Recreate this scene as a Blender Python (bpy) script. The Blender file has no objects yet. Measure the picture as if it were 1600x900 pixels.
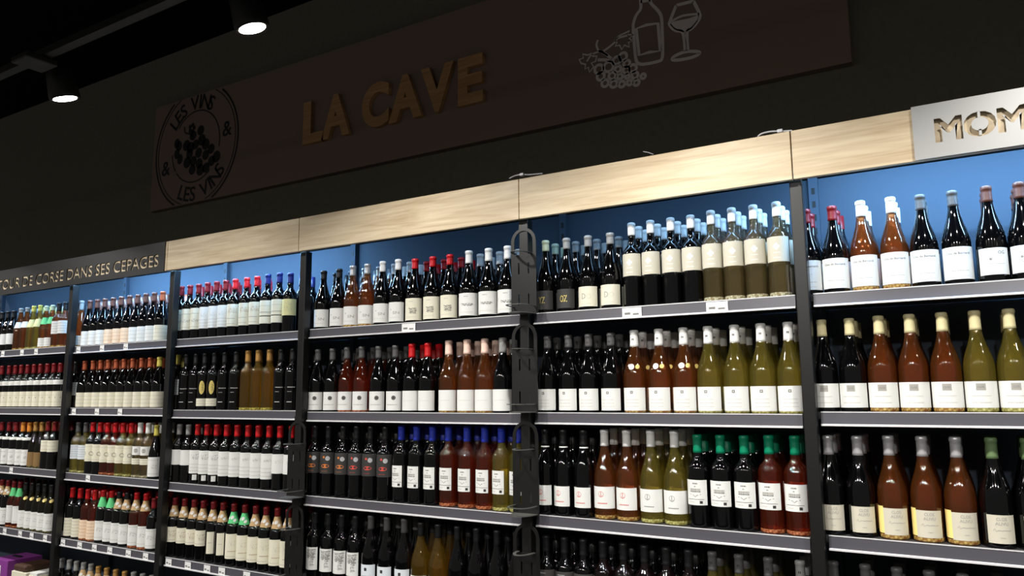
import bpy, bmesh, math, random
from mathutils import Vector, Matrix
R = random.Random(7)
PI = math.pi
scene = bpy.context.scene
COL = scene.collection

# ------------------------------------------------------------------ camera
F_PX, YAW, PITCH, ROLL = 1178.5, 0.54297, 0.13972, -0.007977
CAM = Vector((3.713, -2.542, 1.600))
_cy, _sy, _cp, _sp, _cr, _sr = (math.cos(YAW), math.sin(YAW), math.cos(PITCH), math.sin(PITCH), math.cos(ROLL), math.sin(ROLL))
_right = Vector((_cy, _sy, 0)); _f0 = Vector((-_sy, _cy, 0)); _up0 = Vector((0, 0, 1))
FWD = _f0 * _cp + _up0 * _sp
_up = _up0 * _cp - _f0 * _sp
RGT = _right * _cr + _up * _sr
UPV = _up * _cr - _right * _sr
cam_data = bpy.data.cameras.new('camera'); cam = bpy.data.objects.new('camera', cam_data); COL.objects.link(cam)
cam_data.sensor_width = 36.0; cam_data.lens = F_PX / 1600 * 36.0; cam_data.clip_start = 0.05
cam.matrix_world = Matrix(((RGT.x, UPV.x, -FWD.x, CAM.x), (RGT.y, UPV.y, -FWD.y, CAM.y), (RGT.z, UPV.z, -FWD.z, CAM.z), (0, 0, 0, 1)))
scene.camera = cam

def on_y(x, y, Y):                       # pixel -> point on the vertical plane Y
    d = FWD + RGT * ((x - 800) / F_PX) - UPV * ((y - 450) / F_PX)
    return CAM + d * ((Y - CAM.y) / d.y)
def x_at(px, Y, Z):                      # world X on the line (Y, Z) that shows at pixel column px
    k = (px - 800) / F_PX
    n = RGT - FWD * k
    return CAM.x - (n.y * (Y - CAM.y) + n.z * (Z - CAM.z)) / n.x

# ------------------------------------------------------------------ world, exposure
world = bpy.data.worlds.new('world'); scene.world = world; world.use_nodes = True
bg = world.node_tree.nodes['Background']; bg.inputs[0].default_value = (0.55, 0.52, 0.48, 1); bg.inputs[1].default_value = 0.22
vs = scene.view_settings
vs.view_transform = 'Standard'; vs.look = 'None'; vs.gamma = 1.0; vs.use_curve_mapping = False; vs.exposure = 0.0
LAMP_W, AISLE_FILL_W, LED_W = 14.5, 10.0, 16.0

# ------------------------------------------------------------------ materials
MATS = {}
def srgb(c):
    return tuple((v / 255 / 12.92) if v / 255 <= 0.04045 else ((v / 255 + 0.055) / 1.055) ** 2.4 for v in c)
def mat(name, c, rough=0.5, metal=0.0, spec=0.5, coat=0.0, emit=None, estr=0.0, bump=None):
    if name in MATS: return MATS[name]
    m = bpy.data.materials.new(name); m.use_nodes = True
    b = m.node_tree.nodes['Principled BSDF']; col = srgb(c)
    b.inputs['Base Color'].default_value = (*col, 1); b.inputs['Roughness'].default_value = rough
    b.inputs['Metallic'].default_value = metal; b.inputs['Specular IOR Level'].default_value = spec
    b.inputs['Coat Weight'].default_value = coat; b.inputs['Coat Roughness'].default_value = 0.04
    if emit:
        b.inputs['Emission Color'].default_value = (*srgb(emit), 1); b.inputs['Emission Strength'].default_value = estr
    if bump:
        nt = m.node_tree; n = nt.nodes.new('ShaderNodeTexNoise'); n.inputs['Scale'].default_value = bump[0]
        tc = nt.nodes.new('ShaderNodeTexCoord'); nt.links.new(tc.outputs['Object'], n.inputs['Vector'])
        bp = nt.nodes.new('ShaderNodeBump'); bp.inputs['Strength'].default_value = bump[1]; bp.inputs['Distance'].default_value = 0.002
        nt.links.new(n.outputs['Fac'], bp.inputs['Height']); nt.links.new(bp.outputs['Normal'], b.inputs['Normal'])
        mx = nt.nodes.new('ShaderNodeMix'); mx.data_type = 'RGBA'
        mx.inputs[6].default_value = (*[v * 0.82 for v in col], 1); mx.inputs[7].default_value = (*[min(1, v * 1.12) for v in col], 1)
        nt.links.new(n.outputs['Fac'], mx.inputs[0]); nt.links.new(mx.outputs[2], b.inputs['Base Color'])
    MATS[name] = m
    return m
def clear_glass(name, tint, body, body_w, foot=False):
    """wine in clear glass: tinted see-through core, a little scattering from the wine, sharp fresnel reflection"""
    m = bpy.data.materials.new(name); m.use_nodes = True; nt = m.node_tree; nt.nodes.clear()
    out = nt.nodes.new('ShaderNodeOutputMaterial')
    tr = nt.nodes.new('ShaderNodeBsdfTransparent'); tr.inputs[0].default_value = (*tint, 1)
    df = nt.nodes.new('ShaderNodeBsdfDiffuse'); df.inputs[0].default_value = (*body, 1)
    tl = nt.nodes.new('ShaderNodeBsdfTranslucent'); tl.inputs[0].default_value = (*body, 1)
    a = nt.nodes.new('ShaderNodeMixShader'); a.inputs[0].default_value = 0.3 if foot else 0.88
    nt.links.new(df.outputs[0], a.inputs[1]); nt.links.new(tl.outputs[0], a.inputs[2])
    rf = nt.nodes.new('ShaderNodeBsdfRefraction'); rf.inputs['Color'].default_value = (*tint, 1); rf.inputs['Roughness'].default_value = 0.0; rf.inputs['IOR'].default_value = 1.36
    t2 = nt.nodes.new('ShaderNodeMixShader'); t2.inputs[0].default_value = 0.35
    nt.links.new(tr.outputs[0], t2.inputs[1]); nt.links.new(rf.outputs[0], t2.inputs[2])
    b = nt.nodes.new('ShaderNodeMixShader'); b.inputs[0].default_value = body_w
    nt.links.new(t2.outputs[0], b.inputs[1]); nt.links.new(a.outputs[0], b.inputs[2])
    if foot:                              # glass foot: refracted glints painted as bright mottled colour
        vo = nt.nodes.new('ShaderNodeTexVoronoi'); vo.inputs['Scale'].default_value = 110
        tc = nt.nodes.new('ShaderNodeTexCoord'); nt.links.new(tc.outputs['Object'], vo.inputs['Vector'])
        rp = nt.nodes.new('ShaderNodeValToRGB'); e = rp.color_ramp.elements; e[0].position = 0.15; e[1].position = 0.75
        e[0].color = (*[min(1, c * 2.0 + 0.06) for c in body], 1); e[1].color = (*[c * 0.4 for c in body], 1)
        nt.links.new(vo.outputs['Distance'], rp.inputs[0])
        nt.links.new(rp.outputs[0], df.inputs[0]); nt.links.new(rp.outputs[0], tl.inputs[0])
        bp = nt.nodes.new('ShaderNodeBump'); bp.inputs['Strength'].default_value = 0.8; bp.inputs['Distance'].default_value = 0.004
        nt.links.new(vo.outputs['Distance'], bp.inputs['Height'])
    gl = nt.nodes.new('ShaderNodeBsdfGlossy'); gl.inputs['Roughness'].default_value = 0.05
    fr = nt.nodes.new('ShaderNodeFresnel'); fr.inputs['IOR'].default_value = 1.75
    c = nt.nodes.new('ShaderNodeMixShader')
    nt.links.new(fr.outputs[0], c.inputs[0]); nt.links.new(b.outputs[0], c.inputs[1]); nt.links.new(gl.outputs[0], c.inputs[2])
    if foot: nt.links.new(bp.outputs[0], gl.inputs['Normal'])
    nt.links.new(c.outputs[0], out.inputs[0]); MATS[name] = m
    return m
def oak(name, dark=(196, 172, 136), light=(236, 219, 188)):
    m = bpy.data.materials.new(name); m.use_nodes = True; nt = m.node_tree; b = nt.nodes['Principled BSDF']
    tc = nt.nodes.new('ShaderNodeTexCoord'); mp = nt.nodes.new('ShaderNodeMapping'); mp.inputs['Scale'].default_value = (0.7, 6, 9)
    nt.links.new(tc.outputs['Object'], mp.inputs['Vector'])
    n = nt.nodes.new('ShaderNodeTexNoise'); n.inputs['Scale'].default_value = 3.0; n.inputs['Detail'].default_value = 8; n.inputs['Distortion'].default_value = 1.2
    nt.links.new(mp.outputs[0], n.inputs['Vector'])
    w = nt.nodes.new('ShaderNodeTexNoise'); w.inputs['Scale'].default_value = 24; w.inputs['Detail'].default_value = 4
    mp2 = nt.nodes.new('ShaderNodeMapping'); mp2.inputs['Scale'].default_value = (0.25, 6, 6)
    nt.links.new(tc.outputs['Object'], mp2.inputs['Vector']); nt.links.new(mp2.outputs[0], w.inputs['Vector'])
    ad = nt.nodes.new('ShaderNodeMath'); ad.operation = 'MULTIPLY_ADD'; ad.inputs[1].default_value = 0.35
    nt.links.new(w.outputs['Fac'], ad.inputs[0]); nt.links.new(n.outputs['Fac'], ad.inputs[2])
    r = nt.nodes.new('ShaderNodeValToRGB'); e = r.color_ramp.elements
    e[0].position = 0.42; e[0].color = (*srgb(dark), 1); e[1].position = 0.88; e[1].color = (*srgb(light), 1)
    nt.links.new(ad.outputs[0], r.inputs[0]); nt.links.new(r.outputs[0], b.inputs['Base Color'])
    b.inputs['Roughness'].default_value = 0.55
    MATS[name] = m
    return m
OAK = oak('oak')
M_WALL = mat('wall_paint', (122, 121, 107), 0.9, spec=0.2, bump=(40, 0.1))
M_CEIL = mat('ceiling_black', (4, 4, 4), 0.95, spec=0.1)
M_FLOOR = mat('floor_tile', (58, 55, 52), 0.5)
M_SIGN = mat('sign_taupe', (146, 126, 116), 0.8, spec=0.2)
M_POST = mat('post_black', (15, 15, 14), 0.36, 0.0, 0.6, bump=(300, 0.05))
M_RACK = mat('rack_black', (14, 14, 13), 0.36, 0.0, 0.7)
M_SHELF = mat('shelf_board', (62, 62, 64), 0.5, 0.2)
M_RAIL = mat('rail_insert', (78, 77, 84), 0.32, 0.1, 0.6)
M_LIP = mat('rail_lip', (226, 226, 228), 0.3, 0.2)
M_PANEL = mat('back_panel', (66, 78, 92), 0.7, spec=0.2)
M_BLACK = mat('black', (8, 8, 8), 0.6)
M_STEEL = mat('steel_plate', (172, 173, 172), 0.45, 0.25)
M_LOOP_LIT = mat('rack_loop_lit', (86, 86, 82), 0.4, 0.2, 0.6)  # rack metal made lighter: lamp light on loops and seats put into the colour
M_WHITE = mat('tag_white', (225, 225, 225), 0.6)
M_CABLE = mat('cable_white', (190, 192, 198), 0.4)
M_LAMPB = mat('lamp_black', (14, 14, 14), 0.5)
M_TRACK = mat('track_grey', (26, 26, 24), 0.5, 0.0)
M_GREY = mat('ink_grey', (118, 116, 113), 0.7)
M_INK = mat('ink_dark', (45, 43, 42), 0.7)
OAK_L = oak('letter_oak', (176, 130, 84), (212, 168, 118))
M_VINYL = mat('vinyl_black', (12, 11, 11), 0.6)
M_DRAW = mat('drawing_grey', (240, 230, 226), 0.8)
G = {}
G['dk'] = mat('dark_bottle_glass', (5, 5, 6), 0.055, spec=0.65)
FOOT = {}
for key, nm, tint, body, w in (('pk', 'purple', (0.34, 0.17, 0.17), (0.12, 0.06, 0.06), 0.22), ('rs', 'rose', (0.92, 0.55, 0.32), (0.98, 0.36, 0.09), 0.22), ('rd', 'red_rose', (0.85, 0.32, 0.22), (0.85, 0.16, 0.05), 0.20),
                               ('wh', 'white', (0.94, 0.87, 0.46), (0.96, 0.82, 0.17), 0.27), ('am', 'amber', (0.92, 0.72, 0.28), (0.95, 0.60, 0.08), 0.24), ('cl', 'pale', (0.90, 0.84, 0.66), (0.90, 0.70, 0.32), 0.20), ('ol', 'olive', (0.38, 0.35, 0.14), (0.16, 0.14, 0.03), 0.14)):
    G[key] = clear_glass(nm + '_wine_glass', tint, body, w)
    FOOT[key] = clear_glass(nm + '_foot_painted_glints', tint, body, 0.75, True)

# ------------------------------------------------------------------ mesh helpers
def link(name, me, parent=None, loc=None, rotz=None):
    o = bpy.data.objects.new(name, me); COL.objects.link(o)
    if parent: o.parent = parent
    if loc is not None: o.location = loc
    if rotz is not None: o.rotation_euler[2] = rotz
    return o
def tag(o, label, cat, group=None):
    o['label'] = label; o['category'] = cat
    if group: o['group'] = group
    return o
def empty(name, loc, label, cat, group=None, rotz=0):
    o = link(name, None, None, loc, rotz); o.empty_display_size = 0.02
    return tag(o, label, cat, group)
def mesh(name, v, f, mats, idx=None, smooth=False):
    me = bpy.data.meshes.new(name); me.from_pydata([tuple(p) for p in v], [], f); me.update()
    for m in (mats if isinstance(mats, (list, tuple)) else [mats]): me.materials.append(m)
    if idx: me.polygons.foreach_set('material_index', idx)
    if smooth: me.polygons.foreach_set('use_smooth', [True] * len(f))
    return me
def box_vf(x0, x1, y0, y1, z0, z1):
    v = [(x0, y0, z0), (x1, y0, z0), (x1, y1, z0), (x0, y1, z0), (x0, y0, z1), (x1, y0, z1), (x1, y1, z1), (x0, y1, z1)]
    return v, [(0, 3, 2, 1), (4, 5, 6, 7), (0, 1, 5, 4), (1, 2, 6, 5), (2, 3, 7, 6), (3, 0, 4, 7)]
def boxes(name, bs, m, parent=None, bevel=0.0, loc=None):
    bm = bmesh.new()
    for b in bs:
        v, f = box_vf(*b); vv = [bm.verts.new(p) for p in v]
        for q in f: bm.faces.new([vv[i] for i in q])
    if bevel: bmesh.ops.bevel(bm, geom=list(bm.edges), offset=bevel, segments=2, affect='EDGES', profile=0.5)
    me = bpy.data.meshes.new(name); bm.to_mesh(me); bm.free(); me.materials.append(m)
    return link(name, me, parent, loc)
def extrude_profile(name, prof, x0, x1, m, parent=None):    # prof: closed (y,z) outline swept along X
    n = len(prof); v = [(x0, y, z) for y, z in prof] + [(x1, y, z) for y, z in prof]
    f = [(i, i + n, (i + 1) % n + n, (i + 1) % n) for i in range(n)] + [tuple(range(n)), tuple(range(2 * n - 1, n - 1, -1))]
    me = mesh(name, v, f, m); bm = bmesh.new(); bm.from_mesh(me); bmesh.ops.recalc_face_normals(bm, faces=bm.faces); bm.to_mesh(me); bm.free()
    return link(name, me, parent)
def tube(name, pts, r, m, parent=None, seg=8):
    v = []; f = []; pts = [Vector(p) for p in pts]; n = len(pts)
    for i, p in enumerate(pts):
        t = (pts[min(i + 1, n - 1)] - pts[max(i - 1, 0)]).normalized()
        a = t.cross(Vector((0.1, 0.2, 1))).normalized(); b = t.cross(a)
        for k in range(seg):
            w = 2 * PI * k / seg; v.append(p + a * (r * math.cos(w)) + b * (r * math.sin(w)))
    for i in range(n - 1):
        for k in range(seg): f.append((i * seg + k, i * seg + (k + 1) % seg, (i + 1) * seg + (k + 1) % seg, (i + 1) * seg + k))
    f += [tuple(range(seg)), tuple(range(n * seg - 1, (n - 1) * seg - 1, -1))]
    return link(name, mesh(name, v, f, m, smooth=True), parent)
def lathe_vf(prof, seg=32, a0=0.0, a1=2 * PI):
    full = abs(a1 - a0 - 2 * PI) < 1e-6; ns = seg if full else seg + 1
    v = []; f = []
    for r, z in prof:
        for k in range(ns):
            a = a0 + (a1 - a0) * k / seg; v.append((r * math.sin(a), -r * math.cos(a), z))
    for i in range(len(prof) - 1):
        for k in range(seg):
            k2 = (k + 1) % ns if full else k + 1
            f.append((i * ns + k, i * ns + k2, (i + 1) * ns + k2, (i + 1) * ns + k))
    return v, f
def fill2d(name, loops, depth, m, offset=0.0):       # filled outline with holes in XZ, extruded along Y (front at y=0, back at y=depth)
    cu = bpy.data.curves.new('tmp', 'CURVE'); cu.dimensions = '2D'; cu.fill_mode = 'BOTH'; cu.extrude = depth / 2; cu.offset = offset
    for lp in loops:
        s = cu.splines.new('POLY'); s.points.add(len(lp) - 1); s.use_cyclic_u = True
        for p, q in zip(s.points, lp): p.co = (q[0], q[1], 0, 1)
    return curve_mesh(name, cu, depth, m)
def curve_mesh(name, cu, depth, m):
    ob = bpy.data.objects.new('tmp', cu); COL.objects.link(ob); bpy.context.view_layer.update()
    dg = bpy.context.evaluated_depsgraph_get()
    me = bpy.data.meshes.new_from_object(ob.evaluated_get(dg)); bpy.data.objects.remove(ob); bpy.data.curves.remove(cu)
    for v in me.vertices: v.co = Vector((v.co.x, depth / 2 - v.co.z, v.co.y))
    me.name = name; me.materials.clear(); me.materials.append(m)
    return me
TEXT_CACHE = {}
def text_vf(body, h, bold=0.0, width=None, res=3):
    """flat letters, cap height h, centred at x=0, baseline z=0, as (verts2d, faces)"""
    key = (body, h, bold, width)
    if key in TEXT_CACHE: return TEXT_CACHE[key]
    cu = bpy.data.curves.new('tmp', 'FONT'); cu.body = body; cu.size = 1.0; cu.offset = bold; cu.resolution_u = res; cu.dimensions = '2D'; cu.fill_mode = 'FRONT'
    me = curve_mesh('tmp', cu, 0.0, M_INK)
    xs = [v.co.x for v in me.vertices]; x0, x1 = min(xs), max(xs)
    s = h / 0.70; sx = s if width is None else width / (x1 - x0)
    vs_ = [((v.co.x - (x0 + x1) / 2) * sx, v.co.z * s) for v in me.vertices]; fs = [tuple(p.vertices) for p in me.polygons]
    bpy.data.meshes.remove(me); TEXT_CACHE[key] = (vs_, fs)
    return TEXT_CACHE[key]
def ribbon(pts, w, closed=False):        # stroke of width w along 2d points
    v = []; f = []; n = len(pts)
    for i in range(n):
        a = Vector(pts[(i - 1) % n] if closed or i else pts[i]); b = Vector(pts[(i + 1) % n] if closed or i < n - 1 else pts[i])
        t = (b - a); t = t.normalized() if t.length else Vector((1, 0)); nn = Vector((-t.y, t.x)) * (w / 2); p = Vector(pts[i])
        v += [tuple(p + nn), tuple(p - nn)]
    for i in range(n if closed else n - 1):
        j = (i + 1) % n; f.append((2 * i, 2 * i + 1, 2 * j + 1, 2 * j))
    return v, f
def smooth_line(pts, k=6, closed=False):  # Catmull-Rom
    out = []; n = len(pts)
    rng = range(n if closed else n - 1)
    g = (lambda i: Vector(pts[i % n])) if closed else (lambda i: Vector(pts[max(0, min(n - 1, i))]))
    for i in rng:
        p0, p1, p2, p3 = g(i - 1), g(i), g(i + 1), g(i + 2)
        for s in range(k):
            t = s / k
            out.append(tuple(0.5 * (2 * p1 + (p2 - p0) * t + (2 * p0 - 5 * p1 + 4 * p2 - p3) * t * t + (3 * p1 - p0 - 3 * p2 + p3) * t ** 3)))
    if not closed: out.append(tuple(pts[-1]))
    return out

# ------------------------------------------------------------------ setting
def struct(o): o['kind'] = 'structure'; return o
struct(boxes('floor', [(-6, 9, -6, 0.4, -0.1, 0)], M_FLOOR))
struct(boxes('ceiling', [(-6, 9, -6, 0.5, 3.89, 3.99)], M_CEIL))
struct(boxes('wall_back', [(-6, 9, 0.40, 0.5, 0, 3.89)], M_WALL))

POSTS = [-2.6, -1.0, -0.003, 1.005, 2.233, 3.269, 4.40]
BAYS = 'ABCDEF'
BAY_NAME = {'A': 'the purple-carton bay', 'B': 'the stencil-end bay', 'C': 'the short-oak-board bay',
            'D': 'the between-racks bay', 'E': 'the rack-to-bare-post bay', 'F': 'the MOM-plate bay'}
SHELF_NAME = {1: 'top shelf', 2: 'second shelf', 3: 'third shelf', 4: 'fourth shelf', 5: 'bottom shelf'}
ZR = {1: dict(zip(BAYS, (1.872, 1.866, 1.866, 1.869, 1.870, 1.870))), 2: dict(zip(BAYS, (1.494, 1.495, 1.486, 1.481, 1.485, 1.493))),
      3: dict(zip(BAYS, (1.120, 1.113, 1.107, 1.0995, 1.103, 1.116))), 4: dict(zip(BAYS, (0.741, 0.734, 0.725, 0.722, 0.722, 0.73))),
      5: dict(zip(BAYS, (0.318,) * 6))}
RAIL_H = 0.043
def ztop(bay, s): return ZR[s][bay] + RAIL_H
# uprights in front, slotted standards at the back, back panels, shelves
POST_LABEL = ['black upright at the far end of the purple-carton bay', 'black upright between purple-carton bay and the next one', 'black upright under the end of the stencilled sign',
              'black upright carrying two bottle racks', 'black upright carrying four bottle racks', 'bare black upright beside the MOM bay', 'black upright at the end of the MOM bay']
for i, x in enumerate(POSTS):
    o = boxes('shelf_upright', [(x - 0.020, x + 0.020, 0.0, 0.040, 0, 2.288)], M_POST, bevel=0.003); tag(o, POST_LABEL[i], 'upright', 'shelf uprights')
    t = empty('slotted_standard', (x, 0.352, 0), 'slotted wall standard behind the ' + POST_LABEL[i], 'standard', 'slotted standards')
    boxes('rail_body', [(-0.016, 0.016, -0.010, 0.012, 0, 2.38)], M_PANEL, t)
    sl = None
    for k in range(7):
        if sl is None: sl = boxes('slot', [(-0.006, 0.006, -0.0106, -0.0100, -0.012, 0.012)], M_BLACK, t)
        else: sl = link('slot', sl.data, t)
        sl.location.z = 2.33 - k * 0.05
for i, b in enumerate(BAYS):
    x0, x1 = POSTS[i], POSTS[i + 1]
    tag(boxes('back_panel', [(x0 + 0.002, x1 - 0.002, 0.365, 0.385, 0.05, 2.38)], M_PANEL), 'flat back panel closing ' + BAY_NAME[b], 'panel', 'shelf back panels')
    tag(boxes('light_stop_board', [(x0 + 0.002, x1 - 0.002, 0.0, 0.385, 2.384, 2.40)], M_BLACK), 'added black board blocking light over the top of ' + BAY_NAME[b], 'board', 'added light-blocking boards')  # added board: stops LED light leaking up the wall
    for s in range(1, 6):
        z = ZR[s][b]; zt = z + RAIL_H
        t = empty('shelf', ((x0 + x1) / 2, 0.03, z), 'dark metal ' + SHELF_NAME[s] + ' of ' + BAY_NAME[b], 'shelf', 'metal shelves')
        h = (x1 - x0) / 2 - 0.028
        boxes('board', [(-h - 0.026, h + 0.026, 0.0125, 0.318, RAIL_H - 0.022, RAIL_H)], M_SHELF, t)
        rail = extrude_profile('price_rail', [(0.000, 0.004), (0.012, 0.004), (0.012, RAIL_H + 0.001), (0.003, RAIL_H + 0.001)], -h, h, M_RAIL, t)
        extrude_profile('rail_lip', [(-0.006, 0), (0.012, 0), (0.012, 0.004), (-0.001, 0.0065), (-0.006, 0.005)], -h, h, M_LIP, rail)
        extrude_profile('rail_lip', [(0.0015, RAIL_H - 0.0015), (0.004, RAIL_H - 0.0015), (0.004, RAIL_H + 0.0016), (0.0015, RAIL_H + 0.0016)], -h, h, M_LIP, rail)
# bottle-shelf brackets hidden by stock are left out

# fascia boards, LED strips, sign plates
FZ0, FZ1, FY = 2.285, 2.448, -0.030
fas = [(-2.6, -1.002, 'oak fascia board behind the start of the stencilled sign'), (-0.998, -0.014, 'oak fascia board behind the end of the stencilled sign'),
       (-0.0105, 1.002, 'shortest bare oak fascia board beside the stencilled sign'), (1.0055, 2.230, 'long oak fascia board left of the looped white cable'),
       (2.2335, 3.2655, 'bright oak fascia board between the two white cables'), (3.2695, 4.40, 'oak fascia board carrying the MOM plate')]
LED = {'A': 0.35, 'B': 1.0, 'C': 0.85, 'D': 0.04, 'E': 0.09, 'F': 1.15}  # strips D and E stand unlit; their faint blue light is added
for (x0, x1, lb), b in zip(fas, BAYS):
    o = boxes('fascia_board', [(x0, x1, FY, FY + 0.019, FZ0, FZ1)], OAK, bevel=0.0012); tag(o, lb, 'fascia board', 'oak fascia boards')
    t = empty('led_strip', ((x0 + x1) / 2, 0.02, 2.372), 'blue LED strip under the light-blocking board of ' + BAY_NAME[b], 'light', 'blue LED strips')
    L = (x1 - x0) - 0.08
    boxes('housing', [(-L / 2, L / 2, -0.012, 0.012, 0.000, 0.012)], M_LAMPB, t)
    lit = LED[b]
    boxes('diffuser', [(-L / 2, L / 2, -0.008, 0.008, -0.003, 0.0)], mat('led_%d' % round(lit * 100), (180, 200, 230), 0.5, emit=(90, 160, 255), estr=4.0 * lit), t)
    if lit:
        ld = bpy.data.lights.new('led_light', 'AREA'); ld.shape = 'RECTANGLE'; ld.size = L; ld.size_y = 0.016; ld.energy = LED_W * lit; ld.color = (0.32, 0.62, 1.0)
        lo = bpy.data.objects.new('led_light', ld); COL.objects.link(lo); lo.parent = t; lo.location = (0, 0.004, -0.006); lo.rotation_euler = (math.radians(42), 0, 0)

def plate_with_text(name, x0, x1, z0, z1, y, depth, body, tx0, tx1, tz, th, m, bold):
    cu = bpy.data.curves.new('tmp', 'FONT'); cu.body = body; cu.size = th / 0.70; cu.offset = bold; cu.resolution_u = 3
    ob = bpy.data.objects.new('tmp', cu); COL.objects.link(ob)
    bpy.context.view_layer.objects.active = ob; ob.select_set(True)
    bpy.ops.object.convert(target='CURVE')
    ob = bpy.context.view_layer.objects.active; cu = ob.data
    P = []
    for s in cu.splines:
        lp = []
        if s.type == 'BEZIER':
            bps = s.bezier_points; n = len(bps)
            for i in range(n):
                a, b = bps[i], bps[(i + 1) % n]
                straight = a.handle_right_type == 'VECTOR' and b.handle_left_type == 'VECTOR'
                kk = 1 if straight else 4
                for q in range(kk):
                    t = q / kk
                    p = a.co * (1 - t) ** 3 + a.handle_right * 3 * t * (1 - t) ** 2 + b.handle_left * 3 * t * t * (1 - t) + b.co * t ** 3
                    lp.append((p.x, p.y))
        else: lp = [(p.co.x, p.co.y) for p in s.points]
        P.append(lp)
    bpy.data.objects.remove(ob)
    xs = [q[0] for lp in P for q in lp]; a, b = min(xs), max(xs)
    loops = [[(x0, z0), (x1, z0), (x1, z1), (x0, z1)]] + [[(tx0 + (q[0] - a) / (b - a) * (tx1 - tx0), tz + q[1]) for q in lp] for lp in P]
    me = fill2d(name, loops, depth, m, -bold)
    for v in me.vertices: v.co.y += y
    return me
o = link('stencil_sign', plate_with_text('stencil_sign', -2.6, -0.028, 2.278, 2.450, -0.0355, 0.004, 'TOUR DE CORSE DANS SES CEPAGES', -1.845, -0.085, 2.317, 0.066, mat('dark_plate', (50, 51, 52), 0.4, 0.4), 0.002))
tag(o, 'dark metal sign plate with cut-out words TOUR DE CORSE', 'sign')
t = empty('stencil_sign', (3.62, 0, 2.28), 'grey metal sign plate with cut-out letters MOM', 'sign')
o = link('plate', plate_with_text('plate', 3.616, 4.40, 2.279, 2.454, -0.046, 0.005, 'MOM', 3.682, 3.902, 2.332, 0.066, M_STEEL, 0.0045)); o.parent = t; o.matrix_parent_inverse = Matrix.Translation((-3.62, 0, -2.28))
for dz in (2.330, 2.384): o = boxes('stencil_bridge', [(3.788, 3.795, -0.046, -0.041, dz, dz + 0.018)], M_STEEL, t); o.matrix_parent_inverse = Matrix.Translation((-3.62, 0, -2.28))

# cables on the fascia
def cable(pts, label, plug):
    P = [on_y(x, y, -0.018) for x, y in pts]
    for p in P: p.z = max(p.z, FZ1 + 0.004)
    t = empty('led_cable', P[0], label, 'cable', 'white LED cables')
    tube('cord', [p - P[0] for p in smooth3(P)], 0.003, M_CABLE, t)
    q = on_y(*plug, -0.018) - P[0]
    boxes('connector', [(q.x - 0.009, q.x + 0.009, q.y - 0.007, q.y + 0.007, q.z - 0.006, q.z + 0.006)], M_CABLE, t, bevel=0.002)
def smooth3(P, k=5):
    out = []
    for i in range(len(P) - 1):
        p0, p1, p2, p3 = P[max(i - 1, 0)], P[i], P[i + 1], P[min(i + 2, len(P) - 1)]
        for s in range(k):
            u = s / k; out.append(0.5 * (2 * p1 + (p2 - p0) * u + (2 * p0 - 5 * p1 + 4 * p2 - p3) * u * u + (3 * p1 - p0 - 3 * p2 + p3) * u ** 3))
    return out + [P[-1]]
cable([(796, 279), (804, 275), (814, 273), (826, 273), (838, 272), (848, 271)], 'looped white cable on the seam above the four bottle racks', (816, 273))
cable([(1184, 214), (1190, 209), (1202, 206), (1214, 205), (1226, 205), (1238, 206)], 'white cable with square connector above the bare upright', (1219, 205))
P = [on_y(x, y, -0.015) for x, y in ((1005, 237), (1012, 238), (1021, 241))]
tag(tube('loose_wire', P, 0.0015, M_CABLE), 'short loose white wire on top of the bright oak board', 'wire')

# ------------------------------------------------------------------ big wall sign
SY = 0.360
sx0, sx1, sz0, sz1 = -0.802, 3.428, 2.800, 3.508
sign = empty('wall_sign', (sx0, SY, sz0), 'long taupe wall sign reading LA CAVE above the shelves', 'sign')
def S_child(name, me, parent=None):
    o = link(name, me, parent or sign); o.matrix_parent_inverse = Matrix.Identity(4)
    if parent is None: o.location = (-sx0, -SY, -sz0)
    return o
v, f = box_vf(sx0, sx1, SY, 0.398, sz0, sz1); S_child('panel', mesh('panel', v, f, M_SIGN))
def flat(vf_list, m, y, th=0.0, name='drawing', parent=None):
    V = []; Fc = []
    for v, f in vf_list:
        o = len(V); V += [(p[0], y, p[1]) for p in v]; Fc += [tuple(i + o for i in q) for q in f]
    return S_child(name, mesh(name, V, Fc, m), parent)
# raised oak letters
for ch, (xa, ya), (xb, yb) in (('L', (478, 225), (510, 216)), ('A', (507, 218), (551, 206)), ('C', (570, 196), (612, 186)), ('A', (612, 192), (664, 181)), ('V', (662, 171), (713, 160)), ('E', (720, 168), (759, 159))):
    pa, pb = on_y(xa, ya, SY), on_y(xb, yb, SY)
    cu = bpy.data.curves.new('tmp', 'FONT'); cu.body = ch; cu.size = 0.238 / 0.70; cu.offset = 0.015; cu.extrude = 0.012; cu.resolution_u = 6
    me = curve_mesh('letter', cu, 0.024, OAK_L)
    xs = [q.co.x for q in me.vertices]; a, b = min(xs), max(xs); zs = [q.co.z for q in me.vertices]; za, zb = min(zs), max(zs)
    for q in me.vertices:
        q.co.x = pa.x + (q.co.x - a) / (b - a) * (pb.x - pa.x); q.co.z = 2.988 + (q.co.z - za) / (zb - za) * 0.245; q.co.y += SY - 0.026
    S_child('letter', me)
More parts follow.
